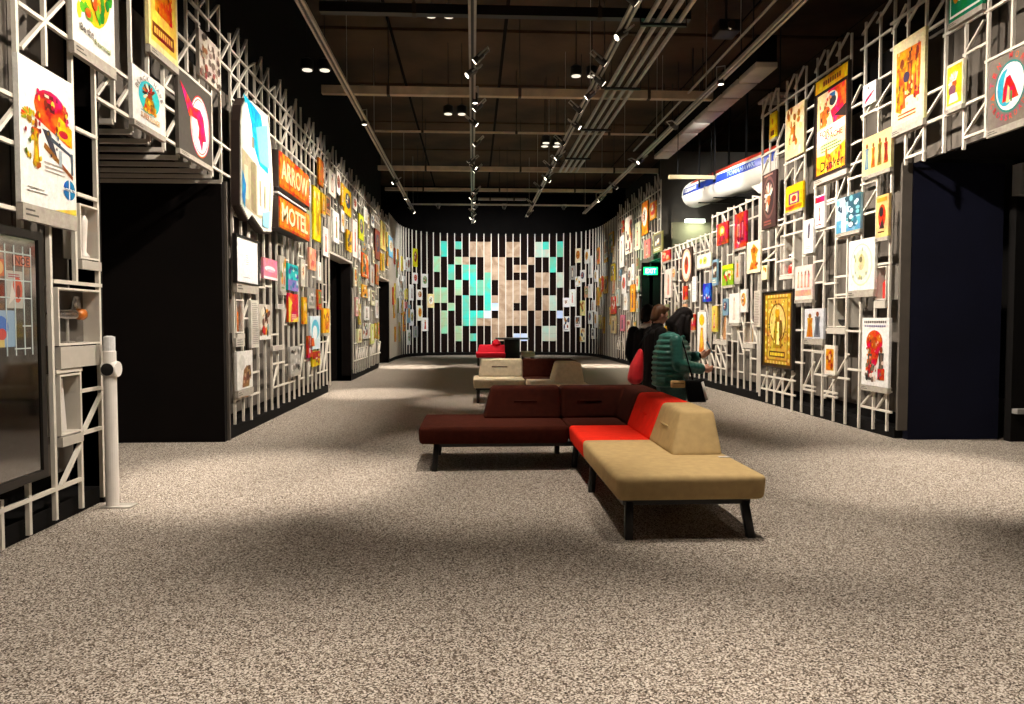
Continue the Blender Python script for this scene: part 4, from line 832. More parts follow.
# cards between the rods
back_l = [(396, 398.5, 250, 268, '#d98c3a', 'orange'), (404.5, 408, 260.5, 270.7, '#f0eeea', 'white'), (411.3, 416, 249.4, 267.3, '#d6d24a', 'yellow-green'), (400.7, 404.5, 276.5, 290.4, '#f1efec', 'white'), (396.4, 399.6, 275, 286, '#eceae4', 'white'), (412, 417.3, 273.3, 284, '#f2f0ee', 'white'), (422, 428, 274.4, 287.8, '#d8d8d4', 'pale grey'),
    (408, 412.8, 285, 300.6, '#f1efec', 'white'), (417.3, 422.4, 290, 300, '#e9e7e2', 'white'), (426.7, 434, 294.2, 307.8, '#ecd9a4', 'cream'), (399, 402, 296.8, 312.8, '#efede8', 'white'), (403.2, 409.2, 302, 308.5, '#d88a94', 'pink'), (417.7, 423, 305.7, 320.6, '#efeee2', 'ivory'), (408.8, 413, 309.6, 325.5, '#eceaf0', 'white'),
    (401.7, 406, 311.7, 331, '#e0944a', 'orange'), (422, 428.4, 317.7, 331, '#f2f0ec', 'white'), (412.8, 418.4, 326.2, 337.3, '#8d8d90', 'grey'), (397, 400.2, 322.3, 341.5, '#dcc890', 'straw'), (406, 409.6, 329.8, 344.7, '#f1efec', 'white'), (392.6, 396, 326.6, 341.5, '#d99a50', 'orange')]
back_r = [(577.7, 583.7, 248.4, 262.6, '#efe2c4', 'cream'), (587.3, 592.6, 255.8, 277.6, '#eceae4', 'white'), (566.6, 573.5, 265.8, 279.7, '#8d8a84', 'grey'), (577.7, 583.7, 276.5, 286.5, '#f3f1ee', 'white'), (587.3, 592, 284, 297.8, '#efede8', 'white'), (572, 578.4, 289.3, 306.4, '#eef0ea', 'white'), (560.7, 567.5, 297.8, 307, '#f0eef0', 'white'),
    (582.4, 588, 300.6, 315.5, '#e6dc9a', 'pale yellow'), (591.6, 595.2, 300, 311.7, '#e9e7e2', 'white'), (566.6, 573, 316.4, 331.3, '#f4f2ee', 'white'), (577.7, 584, 316, 327.2, '#f2f0ee', 'white'), (587.3, 592, 310.6, 324, '#e6e8e2', 'white'), (582.4, 588.4, 328.3, 342, '#eee6c8', 'cream'), (594.8, 598, 311.7, 327.7, '#e9e9e4', 'white'),
    (591.6, 595.4, 328.3, 339, '#eae8e2', 'white'), (597.3, 601.8, 287.2, 305.3, '#d9a048', 'ochre'), (598, 601.6, 247.7, 263.7, '#d98a58', 'coral'), (594.8, 598.6, 270, 281.8, '#efede8', 'white')]
occ = {}
for lst, where in ((back_l, 'left'), (back_r, 'right')):
    for xl, xr, yt, yb, c, nm in lst:
        s0 = s_of_px((xl + xr) / 2); k = int(s0 / SP); x, y, r = at_s((k + .5) * SP)
        zt = CAMZ + (322 - yt) / FPX * y; zb = CAMZ + (322 - yb) / FPX * y
        while any(not (zt < b0 or zb > b1) for b0, b1 in occ.get(k, [])): k += 1; x, y, r = at_s((k + .5) * SP)
        occ.setdefault(k, []).append((zb - .03, zt + .03))
        o = poster_at((x, y, zb), r, SP + .01, zt - zb, c, small_art(q, c), name='card')
        o['category'] = 'card'
        PEND.append((o, f'{nm} card on the curved rear wall {where} of the map mosaic'))
# extra cards tucked at the two bends
for where, k0_, k1_ in (('left', 2, 15), ('right', NP - 17, NP - 2)):
    qq = random.Random(55 + k0_)
    for _ in range(26):
        k = qq.randint(k0_, k1_); zb = qq.uniform(.9, 4.3); h = qq.uniform(.45, .8)
        if any(not (zb + h + .05 < b0 or zb > b1) for b0, b1 in occ.get(k, [])): continue
        occ.setdefault(k, []).append((zb - .03, zb + h + .03)); x, y, r = at_s((k + .5) * SP)
        cc, nm = qq.choice(NAMES)
        o = poster_at((x, y, zb), r, SP + .01, h, cc, small_art(qq, cc), name='card'); o['category'] = 'card'
        PEND.append((o, f'{nm} card on the curved rear wall {where} of the map mosaic'))
# give every remaining poster a label of its own
ORD = ['first', 'second', 'third', 'fourth', 'fifth', 'sixth', 'seventh', 'eighth', 'ninth', 'tenth', 'eleventh', 'twelfth', 'thirteenth', 'fourteenth', 'fifteenth', 'sixteenth', 'seventeenth', 'eighteenth', 'nineteenth', 'twentieth'] + [f'{n}th' for n in range(21, 60)]
by = {}
for o, lb in PEND: by.setdefault(lb, []).append(o)
for lb, os_ in by.items():
    os_.sort(key=lambda o: -o.location.z)
    for i, o in enumerate(os_):
        if not o.get('category'): o['category'] = 'poster'
        o['label'] = lb if len(os_) == 1 else f'{lb}, {ORD[i]} highest'
        o['group'] = 'small posters and cards on the walls'

#--PART2--
# ------------------------------------------------------------------ benches
def part(root, mb, name, m, bevel=0, seg=3, smooth=False, label=None):
    o = mb.build(name, m, None, bevel=bevel, seg=seg, smooth=smooth)
    l = root.location
    o.data.transform(Matrix.Translation(-Vector((l.x, l.y, l.z)))); o.parent = root
    if label: o['label'] = label
    return o
def bench_leg(root, x, y, dx, dy):
    m = MB(); w = .028
    m.hexa([(x + dx - w, y + dy - w), (x + dx + w, y + dy - w), (x + dx + w, y + dy + w), (x + dx - w, y + dy + w)], 0,
           [(x - w, y - w), (x + w, y - w), (x + w, y + w), (x - w, y + w)], .27)
    part(root, m, 'leg', M_BSTEEL, .004, 1)
def seat(root, x0, x1, y0, y1, m, label):
    mb = MB().hexa([(x0 + .01, y0 + .012), (x1 - .01, y0 + .012), (x1 - .01, y1 - .005), (x0 + .01, y1 - .005)], .275, [(x0, y0), (x1, y0), (x1, y1), (x0, y1)], .45)
    part(root, mb, 'seat_cushion', m, .05, 4, label=label)
def back(root, lo, hi, m, label, z0=.435, z1=.785):
    return part(root, MB().hexa(lo, z0, hi, z1), 'backrest', m, .05, 4, label=label)
def rc(x0, x1, y0, y1): return [(x0, y0), (x1, y0), (x1, y1), (x0, y1)]
def stitch(root, a, b, m):
    o = part(root, MB().tube(a, b, .007, n=6), 'stitch', m, smooth=True)
    mid = (Vector(a) + Vector(b)) / 2 - root.location
    bks = [c for c in root.children if c.name.startswith('backrest')]
    o.parent = min(bks, key=lambda c: min((v.co - mid).length for v in c.data.vertices))

b1 = tag(empty('modular_bench', (1.2, 7.0, 0)), 'large modular bench of brown, red and beige cushions in the foreground', 'bench')
seat(b1, .97, 2.02, 4.94, 6.53, M_BEIGE, 'beige end seat cushion'); seat(b1, .97, 1.99, 6.53, 7.48, M_RED, 'red seat cushion')
seat(b1, .97, 1.99, 7.48, 8.45, M_BROWN, 'brown corner seat cushion'); seat(b1, -.55, .97, 7.36, 8.45, M_BROWN, 'brown end seat cushion')
back(b1, rc(1.56, 1.98, 5.72, 6.53), rc(1.69, 1.96, 5.9, 6.53), M_BEIGE, 'beige block backrest'); back(b1, rc(1.56, 1.98, 6.53, 7.48), rc(1.69, 1.96, 6.53, 7.48), M_RED, 'red backrest')
back(b1, [(1.56, 7.48), (1.98, 7.48), (1.98, 8.43), (.97, 8.43), (.97, 8.03), (1.56, 8.03)], [(1.69, 7.48), (1.96, 7.48), (1.96, 8.4), (.97, 8.4), (.97, 8.15), (1.69, 8.15)], M_BROWN, 'brown corner backrest')
back(b1, rc(.11, .97, 8.03, 8.43), rc(.2, .97, 8.15, 8.4), M_BROWN, 'brown backrest')
stitch(b1, (1.628, 6.87, .63), (1.628, 7.12, .63), M_RED); stitch(b1, (1.628, 6.1, .63), (1.628, 6.32, .63), M_BEIGE)
stitch(b1, (.45, 8.095, .63), (.7, 8.095, .63), M_BROWN); stitch(b1, (1.15, 8.095, .63), (1.42, 8.095, .63), M_BROWN)
for x0, x1, y0, y1 in ((1.03, 1.93, 5.02, 5.08), (1.03, 1.93, 6.4, 6.46), (1.03, 1.09, 5.08, 8.3), (1.87, 1.93, 5.08, 8.3), (-.4, 1.03, 7.47, 7.53), (-.4, 1.03, 8.28, 8.34), (-.4, -.34, 7.53, 8.3)):
    part(b1, MB().box(x0, x1, y0, y1, .235, .28), 'frame_rail', M_BSTEEL)
for x, y, dx, dy in ((1.08, 5.05, -.01, -.04), (1.89, 5.05, .04, -.04), (1.06, 6.43, -.02, 0), (1.9, 6.43, .04, 0), (1.06, 7.55, -.02, 0), (-.37, 7.5, -.02, -.07), (-.37, 8.3, -.02, .03), (1.9, 8.3, .03, .03), (.95, 8.3, 0, .03)):
    bench_leg(b1, x, y, dx, dy)
tg = tag(link('paper_tag', MB().box(-.04, .04, -.02, .02, 0, .004).mesh('paper_tag'), M_WHITEP, None, (1.945, 5.62, .452)), 'tiny white paper scrap on the beige seat edge', 'paper')

b2 = tag(empty('modular_bench', (1.0, 13.6, 0)), 'middle modular bench of cream and brown cushions behind the brown backrest', 'bench')
seat(b2, 0, .96, 13.6, 14.6, M_CREAM, 'cream left seat cushion'); seat(b2, .96, 1.98, 13.6, 14.6, M_BROWN, 'brown corner seat cushion'); seat(b2, .96, 1.98, 12.12, 13.6, M_CREAM, 'cream front seat cushion')
back(b2, rc(.1, .96, 14.18, 14.58), rc(.16, .96, 14.3, 14.55), M_CREAM, 'cream backrest')
back(b2, [(1.5, 13.6), (1.97, 13.6), (1.97, 14.58), (.96, 14.58), (.96, 14.18), (1.5, 14.18)], [(1.62, 13.6), (1.94, 13.6), (1.94, 14.55), (.96, 14.55), (.96, 14.3), (1.62, 14.3)], M_BROWN, 'brown corner backrest')
back(b2, rc(1.4, 1.94, 12.75, 13.6), rc(1.5, 1.9, 12.92, 13.6), M_CREAM, 'cream block backrest')
stitch(b2, (.36, 14.245, .64), (.66, 14.245, .64), M_BROWN)
for x0, x1, y0, y1 in ((.05, 1.9, 13.68, 13.74), (.05, 1.9, 14.46, 14.52), (1.05, 1.11, 12.2, 13.7), (1.84, 1.9, 12.2, 13.7), (1.05, 1.9, 12.2, 12.26)):
    part(b2, MB().box(x0, x1, y0, y1, .235, .28), 'frame_rail', M_BSTEEL)
for x, y, dx, dy in ((.1, 13.7, -.01, -.03), (.1, 14.5, -.01, .03), (1.88, 14.5, .02, .03), (1.08, 12.22, -.02, -.03), (1.86, 12.22, .02, -.03)):
    bench_leg(b2, x, y, dx, dy)
b3 = tag(empty('modular_bench', (.6, 25.8, 0)), 'small far bench with crimson cushions beside the black table', 'bench')
seat(b3, .1, 1.12, 25.3, 26.3, M_PINKRED, None); back(b3, rc(.16, 1.12, 25.88, 26.28), rc(.22, 1.12, 26.0, 26.25), M_PINKRED, None, .435, .7)
part(b3, MB().lathe([(.16, .68), (.16, .74), (.1, .84), (.05, .88)], 14, origin=(.82, 26.1, 0)), 'bolster', M_PINKRED, smooth=True)
for x, y in ((.18, 25.38), (1.04, 25.38), (.18, 26.2), (1.04, 26.2)): bench_leg(b3, x, y, 0, 0)
b4 = tag(empty('modular_bench', (1.95, 26.2, 0)), 'small far cream bench right of the black table', 'bench')
seat(b4, 1.72, 2.16, 25.7, 26.7, M_CREAM, None)
for x, y in ((1.78, 25.78), (2.1, 25.78), (1.78, 26.6), (2.1, 26.6)): bench_leg(b4, x, y, 0, 0)
tb = tag(empty('touch_table', (1.42, 27.3, 0)), 'black standing touch table with grey top before the rear mosaic', 'table')
part(tb, MB().box(1.15, 1.72, 27.05, 27.55, 0, .86), 'pedestal', M_BSTEEL, .01, 1); part(tb, MB().box(.82, 2.05, 26.9, 27.7, .86, .92), 'table_top', mat('blue_grey_top', C('#5f6c78'), .3, noise=.1, nscale=5), .01, 1)

# ------------------------------------------------------------------ people
def sph(c, r, rot=None, n=12, k=7):
    out = []
    for j in range(k + 1):
        p = math.pi * j / k
        for i in range(n):
            t = 2 * math.pi * i / n; v = Vector((r[0] * math.sin(p) * math.cos(t), r[1] * math.sin(p) * math.sin(t), r[2] * math.cos(p)))
            if rot: v = rot @ v
            out.append(v + Vector(c))
            if j in (0, k): break
    return out
def r3_(r): return (r, r, r) if isinstance(r, (int, float)) else r
def blend(segs, vox, smooth=4):
    """hull every segment (list of (centre, radius[, tilt])), fuse them into one continuous surface"""
    bm = bmesh.new()
    for sg in segs:
        t = bmesh.new()
        for e in sg:
            rot = Matrix.Rotation(e[2], 3, 'Y') if len(e) > 2 else None
            for p in sph(e[0], r3_(e[1]), rot): t.verts.new(p)
        g = bmesh.ops.convex_hull(t, input=list(t.verts))
        bmesh.ops.delete(t, geom=[v for v in t.verts if not v.link_faces], context='VERTS')
        me = bpy.data.meshes.new('tmp'); t.to_mesh(me); t.free(); bm.from_mesh(me); bpy.data.meshes.remove(me)
    me = bpy.data.meshes.new('tmp'); bm.to_mesh(me); bm.free()
    o = bpy.data.objects.new('tmp', me); col.objects.link(o)
    md = o.modifiers.new('r', 'REMESH'); md.mode = 'VOXEL'; md.voxel_size = vox; md.use_smooth_shade = True
    ms = o.modifiers.new('s', 'SMOOTH'); ms.factor = .5; ms.iterations = smooth
    dg = bpy.context.evaluated_depsgraph_get(); dg.update()
    out = bpy.data.meshes.new_from_object(o.evaluated_get(dg))
    bpy.data.objects.remove(o); bpy.data.meshes.remove(me)
    for p in out.polygons: p.use_smooth = True
    return out
def chain(pts): return [[a, b] for a, b in zip(pts[:-1], pts[1:])]
def hand(w, d, curl, up, side, s=1.0):
    """palm at wrist w pointing along d, fingers curling towards curl, thumb leaving on side"""
    d = Vector(d).normalized(); c = Vector(curl).normalized(); a = Vector(side).normalized(); w = Vector(w)
    segs = [[(w, .026 * s), (w + d * .05 * s, .03 * s), (w + d * .075 * s + a * .02 * s, .022 * s), (w + d * .075 * s - a * .025 * s, .02 * s)]]
    for i, L in enumerate((.07, .08, .075, .058)):
        b = w + d * .085 * s + a * (.03 - .02 * i) * s
        p1 = b + d * L * .45 * s + c * .008 * s; p2 = p1 + (d * .5 + c * .6) * L * .5 * s
        segs += chain([(b, .0095 * s), (p1, .009 * s), (p2, .008 * s)])
    t0 = w + d * .03 * s + a * .028 * s; t1 = t0 + (d * .6 + a * .7) * .035 * s; t2 = t1 + (d * .8 + c * .4) * .03 * s
    segs += chain([(t0, .012 * s), (t1, .0105 * s), (t2, .009 * s)])
    return segs
def face(hc, tilt, s=1.0):
    """head with brow, nose, mouth, chin and ears, looking along local +x and tilted forward"""
    Rm = Matrix.Rotation(tilt, 3, 'Y'); h = Vector(hc)
    P = lambda x, y, z: h + Rm @ Vector((x * s, y * s, z * s))
    sg = [[(P(0, 0, .025), (.095 * s, .078 * s, .1 * s), tilt)], [(P(.02, 0, -.04), (.07 * s, .06 * s, .08 * s), tilt)],
          [(P(.055, 0, -.095), .025 * s), (P(.03, 0, -.06), .05 * s)],
          [(P(.085, 0, .01), .012 * s), (P(.105, 0, -.03), .014 * s)], [(P(.08, .02, -.062), .008 * s), (P(.08, -.02, -.062), .008 * s)],
          [(P(.08, .045, .025), .012 * s), (P(.088, 0, .03), .013 * s), (P(.08, -.045, .025), .012 * s)]]
    for y in (-1, 1): sg.append([(P(-.005, .08 * y, -.01), (.018 * s, .008 * s, .03 * s))])
    return sg, P
def person(name, loc, rz, label, build):
    root = tag(empty(name, loc, rz), label, 'person'); build(root); return root
def add(root, name, segs, m, vox=.012, smooth=4, label=None):
    o = link(name, blend(segs, vox, smooth), m, root)
    if label: o['label'] = label
    return o
def eyes(root, P):
    for y in (-1, 1):
        me = MB().lathe([(.001, -.012), (.009, -.008), (.012, 0), (.009, .008), (.001, .012)], 8).mesh('eye', True)
        link('eye', me, mat('eye_dark', C('#20140f'), .2, noise=.05), root, P(.078, .032 * y, .005))
def legs(hip, kn, an, r=1.0):
    sg = []
    for y in (-1, 1):
        sg += chain([((hip[0], .09 * y, hip[2]), .095 * r), ((kn[0], .095 * y, kn[2]), .062 * r), ((kn[0] - .015, .095 * y, kn[2] - .12), .06 * r), ((an[0], .1 * y, .1), .042 * r)])
    return sg
def shoes(root, an):
    for y in (-1, 1):
        add(root, 'shoe', [[((an[0] - .04, .1 * y, .05), (.04, .04, .045)), ((an[0] + .08, .105 * y, .042), (.05, .046, .04)), ((an[0] + .16, .11 * y, .034), (.04, .042, .032))]], M_BLKCLOTH, .012, 2)

def woman(root):
    fs, P = face((.155, 0, 1.535), .5)
    body = fs + chain([((.13, 0, 1.47), .05), ((.05, 0, 1.37), .055), ((.02, 0, 1.28), (.09, .15, .07))])
    body += [[((.02, 0, 1.27), (.1, .16, .08)), ((.02, 0, 1.0), (.1, .13, .1)), ((0, 0, .88), (.12, .16, .1))]] + legs((0, 0, .84), (.02, 0, .48), (0, 0, .1), .9)
    RA = [((.03, -.19, 1.29), .055), ((.04, -.25, 1.0), .045), ((.35, -.13, .945), .028)]
    LA = [((.03, .19, 1.29), .055), ((.12, .24, 1.03), .045), ((.35, .06, 1.09), .028)]
    body += chain(RA) + chain(LA)
    body += hand((.355, -.13, .945), (.9, .2, -.05), (0, .6, .4), None, (.1, .3, .9)) + hand((.355, .06, 1.09), (.9, -.1, .25), (0, -.5, .5), None, (0, -.3, .9))
    add(root, 'body', body, M_SKIN, .0075, 2); eyes(root, P)
    jk = []
    for i in range(10):
        z = .765 + i * .062; t = i / 9
        jk.append([((-.005 + .04 * t, 0, z), (.222 + .02 * math.sin(math.pi * t) - .05 * max(0, t - .7) * 3, .245 + .015 * math.sin(math.pi * t) - .04 * max(0, t - .7) * 3, .058))])
    jk.append([((.0, 0, .76), (.213, .232, .05)), ((.02, 0, 1.05), (.225, .24, .06)), ((.03, 0, 1.27), (.18, .2, .08))]); jk.append([((.04, 0, 1.33), (.12, .15, .05)), ((.07, 0, 1.41), (.085, .085, .035))])
    for A_ in (RA, LA):
        for (a, ra), (b, rb) in zip(A_[:-1], A_[1:]):
            a, b = Vector(a), Vector(b); n = 6; d = (b - a)
            for k in range(n):
                jk.append([(a + d * (k + .3) / n * .98, .082 - .02 * k / n * (1 if ra < .05 else .3)), (a + d * (k + .6) / n * .98, .082 - .02 * k / n * (1 if ra < .05 else .3))])
    add(root, 'puffer_jacket', jk, M_PUFF, .011, 1, 'dark green quilted puffer jacket')
    for w, e in ((RA[2], RA[1]), (LA[2], LA[1])):
        a = Vector(w[0]); d = (Vector(e[0]) - a).normalized(); add(root, 'cuff', [[(a + d * .0, .045), (a + d * .05, .055)]], M_BLKCLOTH, .01, 2)
    hp = lambda x, y, z: P(x, y, z)
    hair = [[(P(-.015, 0, .045), (.105, .094, .105), .5)], [(P(-.07, 0, .02), (.06, .09, .1), .5), (P(-.11, 0, -.12), (.05, .1, .07)), ((.03, 0, 1.36), (.05, .11, .06))],
            [(P(.03, -.085, .03), .03), (P(.02, -.1, -.1), .04), ((.16, -.12, 1.36), .04), ((.19, -.11, 1.27), .025)], [(P(.03, .085, .03), .03), (P(.02, .1, -.1), .04), ((.2, .1, 1.38), .03)],
            [(P(.055, -.045, .07), .028), (P(.0, 0, .1), .05), (P(.055, .045, .07), .028)], [(P(-.03, -.09, 0), .035), (P(-.03, -.1, -.12), .045), ((.08, -.13, 1.33), .05)]]
    add(root, 'hair', hair, M_HAIRD, .01, 2, 'long dark hair falling forward')
    tr = legs((0, 0, .84), (.02, 0, .48), (0, 0, .1), 1.08) + [[((0, 0, .88), (.18, .2, .08)), ((.05, 0, .72), (.22, .21, .08)), ((.03, 0, .56), (.16, .19, .06))]]
    add(root, 'trousers', tr, M_JEANS, .012, 3); shoes(root, (0, 0, .1))
def man(root):
    fs, P = face((.06, 0, 1.585), .25)
    body = fs + chain([((.03, 0, 1.5), .055), ((0, 0, 1.4), .06)]) + [[((0, 0, 1.32), (.1, .17, .08)), ((0, 0, 1.0), (.1, .15, .1)), ((0, 0, .9), (.12, .16, .1))]] + legs((0, 0, .87), (.02, 0, .5), (0, 0, .1), .95)
    RA = [((0, -.2, 1.36), .06), ((-.03, -.26, 1.06), .048), ((.14, -.22, .86), .03)]; LA = [((0, .2, 1.36), .06), ((-.03, .26, 1.06), .048), ((.14, .22, .86), .03)]
    body += chain(RA) + chain(LA) + hand((.145, -.22, .85), (.5, .1, -.8), (.3, .6, 0), None, (.8, 0, .5)) + hand((.145, .22, .85), (.5, -.1, -.8), (.3, -.6, 0), None, (.8, 0, .5))
    add(root, 'body', body, M_SKIN, .0075, 2); eyes(root, P)
    ct = [[((0, 0, 1.34), (.14, .2, .08)), ((0, 0, 1.0), (.15, .2, .1))], [((0, 0, 1.0), (.15, .2, .1)), ((0, 0, .55), (.18, .23, .03))], [((.01, 0, 1.4), (.09, .11, .05)), ((.02, 0, 1.47), (.075, .075, .025))]]
    for A_ in (RA, LA): ct += chain([(p, r * 1.32 + .008) for p, r in A_])
    add(root, 'coat', ct, M_COAT, .012, 3, 'long black coat')
    hair = [[(P(-.018, 0, .05), (.103, .09, .095), .25)], [(P(-.05, 0, .02), (.07, .088, .09), .25), (P(-.07, 0, -.06), (.045, .07, .04))], [(P(.06, 0, .1), (.045, .06, .03))]]
    add(root, 'hair', hair, M_HAIRB, .01, 2, 'short brown hair')
    add(root, 'trousers', legs((0, 0, .87), (.02, 0, .5), (0, 0, .1), 1.06), M_BLKCLOTH, .012, 3); shoes(root, (0, 0, .1))
def third(root):
    fs, P = face((.05, 0, 1.6), .2)
    body = fs + chain([((.03, 0, 1.5), .055), ((0, 0, 1.4), .06)]) + [[((0, 0, 1.32), (.1, .17, .08)), ((0, 0, .9), (.12, .16, .1))]] + legs((0, 0, .87), (.02, 0, .5), (0, 0, .1), .95)
    RA = [((0, -.2, 1.36), .06), ((-.02, -.25, 1.06), .048), ((.12, -.24, .84), .03)]; LA = [((0, .2, 1.36), .06), ((-.02, .25, 1.06), .048), ((.12, .24, .84), .03)]
    body += chain(RA) + chain(LA) + hand((.125, -.24, .83), (.5, .1, -.8), (.3, .6, 0), None, (.8, 0, .5)) + hand((.125, .24, .83), (.5, -.1, -.8), (.3, -.6, 0), None, (.8, 0, .5))
    add(root, 'body', body, M_SKIN, .0075, 2); eyes(root, P)
    ct = [[((0, 0, 1.34), (.14, .2, .08)), ((0, 0, .98), (.15, .2, .1))], [((0, 0, .98), (.15, .2, .1)), ((0, 0, .6), (.17, .22, .03))]]
    for A_ in (RA, LA): ct += chain([(p, r * 1.32 + .008) for p, r in A_])
    add(root, 'jacket', ct, M_BLKCLOTH, .012, 3, 'black jacket')
    add(root, 'collar', [[((.0, 0, 1.43), (.09, .1, .02)), ((.015, 0, 1.47), (.085, .09, .015))]], M_WHITEP, .01, 2, 'pale collar')
    add(root, 'hair', [[(P(-.015, 0, .05), (.104, .092, .098), .2)], [(P(-.05, 0, .02), (.07, .09, .09), .2), (P(-.07, 0, -.08), (.045, .075, .04))]], M_HAIRD, .01, 2, 'short black hair')
    add(root, 'trousers', legs((0, 0, .87), (.02, 0, .5), (0, 0, .1), 1.06), M_BLKCLOTH, .012, 3); shoes(root, (0, 0, .1))
person('person', (2.36, 8.75, 0), -.05, 'person in green puffer jacket with long dark hair looking down at phone', woman)
person('person', (2.33, 9.35, 0), .1, 'person with short brown hair in a long black coat behind the green jacket', man)
person('person', (2.36, 9.98, 0), .8, 'black-haired person with pale collar, farthest of the three people', third)
ph = tag(link('mobile_phone', MB().box(-.004, .004, -.036, .036, 0, .15).mesh('mobile_phone', bevel=.003, seg=1), mat('phone_blue', C('#7fb0cc'), .3, noise=.05)), 'pale blue phone held up in the hands of the green-jacketed person', 'phone')
ph.location = (2.875, 8.77, 1.13); ph.rotation_euler = (0, -.45, -.05)
bag = tag(empty('shoulder_bag', (2.62, 8.46, .56)), 'black shoulder bag with pale rim hanging at hip of the green-jacketed person', 'bag')
part(bag, MB().hexa(rc(2.5, 2.7, 8.40, 8.5), .57, rc(2.46, 2.64, 8.40, 8.5), .83), 'pouch', M_BLKCLOTH, .02, 3)
part(bag, MB().tube((2.645, 8.40, .81), (2.7, 8.40, .6), .016, n=8), 'rim', M_WHITEP, smooth=True)
part(bag, MB().tube((2.55, 8.45, .82), (2.45, 8.47, 1.2), .009, n=6).tube((2.45, 8.47, 1.2), (2.4, 8.56, 1.41), .009, n=6), 'strap', M_BLKCLOTH, smooth=True)
wpk = tag(empty('waist_pouch', (2.4, 8.46, .75)), 'tan waist pouch below the green puffer jacket hem', 'bag')
part(wpk, MB().box(2.3, 2.46, 8.44, 8.52, .735, .82), 'pouch', M_TANL, .015, 2); part(wpk, MB().box(2.32, 2.44, 8.432, 8.442, .785, .79), 'zip', M_BLKCLOTH)
rbk = tag(empty('backpack', (2.02, 9.12, .7)), 'bright red backpack hanging behind the black coat', 'backpack')
o = link('pack', blend([[((0, 0, .1), (.1, .13, .08)), ((.02, 0, .25), (.085, .12, .08)), ((.06, 0, .42), (.035, .08, .05))]], .012, 3), M_REDBAG, rbk)
part(rbk, MB().tube((2.02, 9.12, 1.14), (2.16, 9.08, 1.36), .012, n=6).tube((2.16, 9.08, 1.36), (2.22, 9.12, 1.43), .012, n=6), 'strap', M_BLKCLOTH, smooth=True)

# ------------------------------------------------------------------ glass display screen at left, post beside it
M_SCREEN = mat('dark_screen_glass', C('#0b0908'), .06, spec=1.0, noise=.05)
M_SCREEN.node_tree.nodes['Principled BSDF'].inputs['IOR'].default_value = 2.2
tvr = tag(empty('display_screen', (XL + .02, 4.35, .4)), 'large black glass display screen on the near left wall', 'screen')
Y1s, ztop = on_x(40, 233, XL + .06); _, zbot = on_x(41, 478, XL + .06); Y0s = 3.2
part(tvr, MB().box(XL + .018, XL + .06, Y0s, Y1s, zbot, ztop), 'housing', M_BLACK, .006, 1)
part(tvr, MB().box(XL + .06, XL + .066, Y0s + .06, Y1s - .06, zbot + .06, ztop - .06), 'glass', M_SCREEN)
m = MB()
for a, b, c, d in ((Y0s, Y1s, zbot, zbot + .055), (Y0s, Y1s, ztop - .055, ztop), (Y0s, Y0s + .055, zbot + .055, ztop - .055), (Y1s - .055, Y1s, zbot + .055, ztop - .055)):
    m.box(XL + .06, XL + .078, a, b, c, d)
part(tvr, m, 'bezel', M_FRAMEB)
M_ONSCR = bpy.data.materials.new('glowing_picture'); M_ONSCR.use_nodes = True
nt = M_ONSCR.node_tree; b_ = nt.nodes['Principled BSDF']; vc = nt.nodes.new('ShaderNodeVertexColor'); vc.layer_name = 'Col'
nt.links.new(vc.outputs[0], b_.inputs['Emission Color']); b_.inputs['Emission Strength'].default_value = .55; b_.inputs['Base Color'].default_value = (.02, .02, .02, 1); b_.inputs['Roughness'].default_value = .1  # pictures laid over the glossy glass emit their vertex colours
def scr(x0, x1, yt, yb, bg, art=None):
    X = XL + .068; Ya, zt = on_x(x0, yt, X); _, zb = on_x(x0, yb, X); Yb, _ = on_x(x1, (yt + yb) / 2, X)
    qd = [([(X, Ya, zb), (X, Yb, zb), (X, Yb, zt), (X, Ya, zt)], [(0, 1, 2, 3)], C(bg))]
    for i, (pp_, fs_, c) in enumerate(art.p if art else []):
        qd.append(([(X + .0006 * (i + 1), Ya + (Yb - Ya) * x, zb + (zt - zb) * z) for x, z in pp_], fs_, c))
    me = cmesh('picture', qd); me.materials.clear(); me.materials.append(M_ONSCR); me.transform(Matrix.Translation(-tvr.location))
    link('picture', me, None, tvr)
scr(13, 30.5, 254, 266, '#6a3a2a', A().rect(0, .1, 1, .9, '#c0603c').text('NOE', .5, .5, .8, .7, '#3a1812'))
scr(6, 23, 270, 308, '#b8ad98', A().ell(.65, .5, .3, .35, '#c8502e').ell(.7, .45, .12, .18, '#7a2a18').lines(.1, .9, .9, 2, .06, '#a04a50', .015).poly([(.1, .1), (.5, .3), (.3, .7)], '#d9c8b0'))
scr(-6, 4, 258, 275, '#c06030', A().ell(.5, .5, .4, .4, '#e0a860'))
scr(-8, 15, 310, 348, '#8fa3ad', A().ell(.35, .55, .35, .3, '#3c6aa8').ell(.4, .35, .2, .16, '#c8463a').rect(0, 0, .5, .2, '#d0b060'))
m = MB()
for x0, yy, x1 in ((0, 251, 31), (0, 279, 31), (0, 297, 31), (23, 326, 31), (15, 349, 31)):
    Ya, z = on_x(x0, yy, XL + .068); Yb, _ = on_x(x1, yy, XL + .068); m.box(XL + .066, XL + .069, Ya, Yb, z - .004, z + .004)
for x in (5, 14, 23, 30.5):
    Ya, z = on_x(x, 260, XL + .068); m.box(XL + .066, XL + .069, Ya - .004, Ya + .004, 1.28, 2.0)
part(tvr, m, 'picture_lines', mat('glowing_lines', C('#8f968f'), .3, emit=.35))  # faintly emissive grid lines over the glass
stn = tag(empty('sensor_post', (-2.93, 6.13, 0)), 'white cylindrical post with clear top beside the dark left doorway', 'post')
part(stn, MB().lathe([(.05, .012), (.05, 1.26), (.045, 1.27)], 20, origin=(-2.93, 6.13, 0)), 'tube', M_WHITEP, smooth=False)
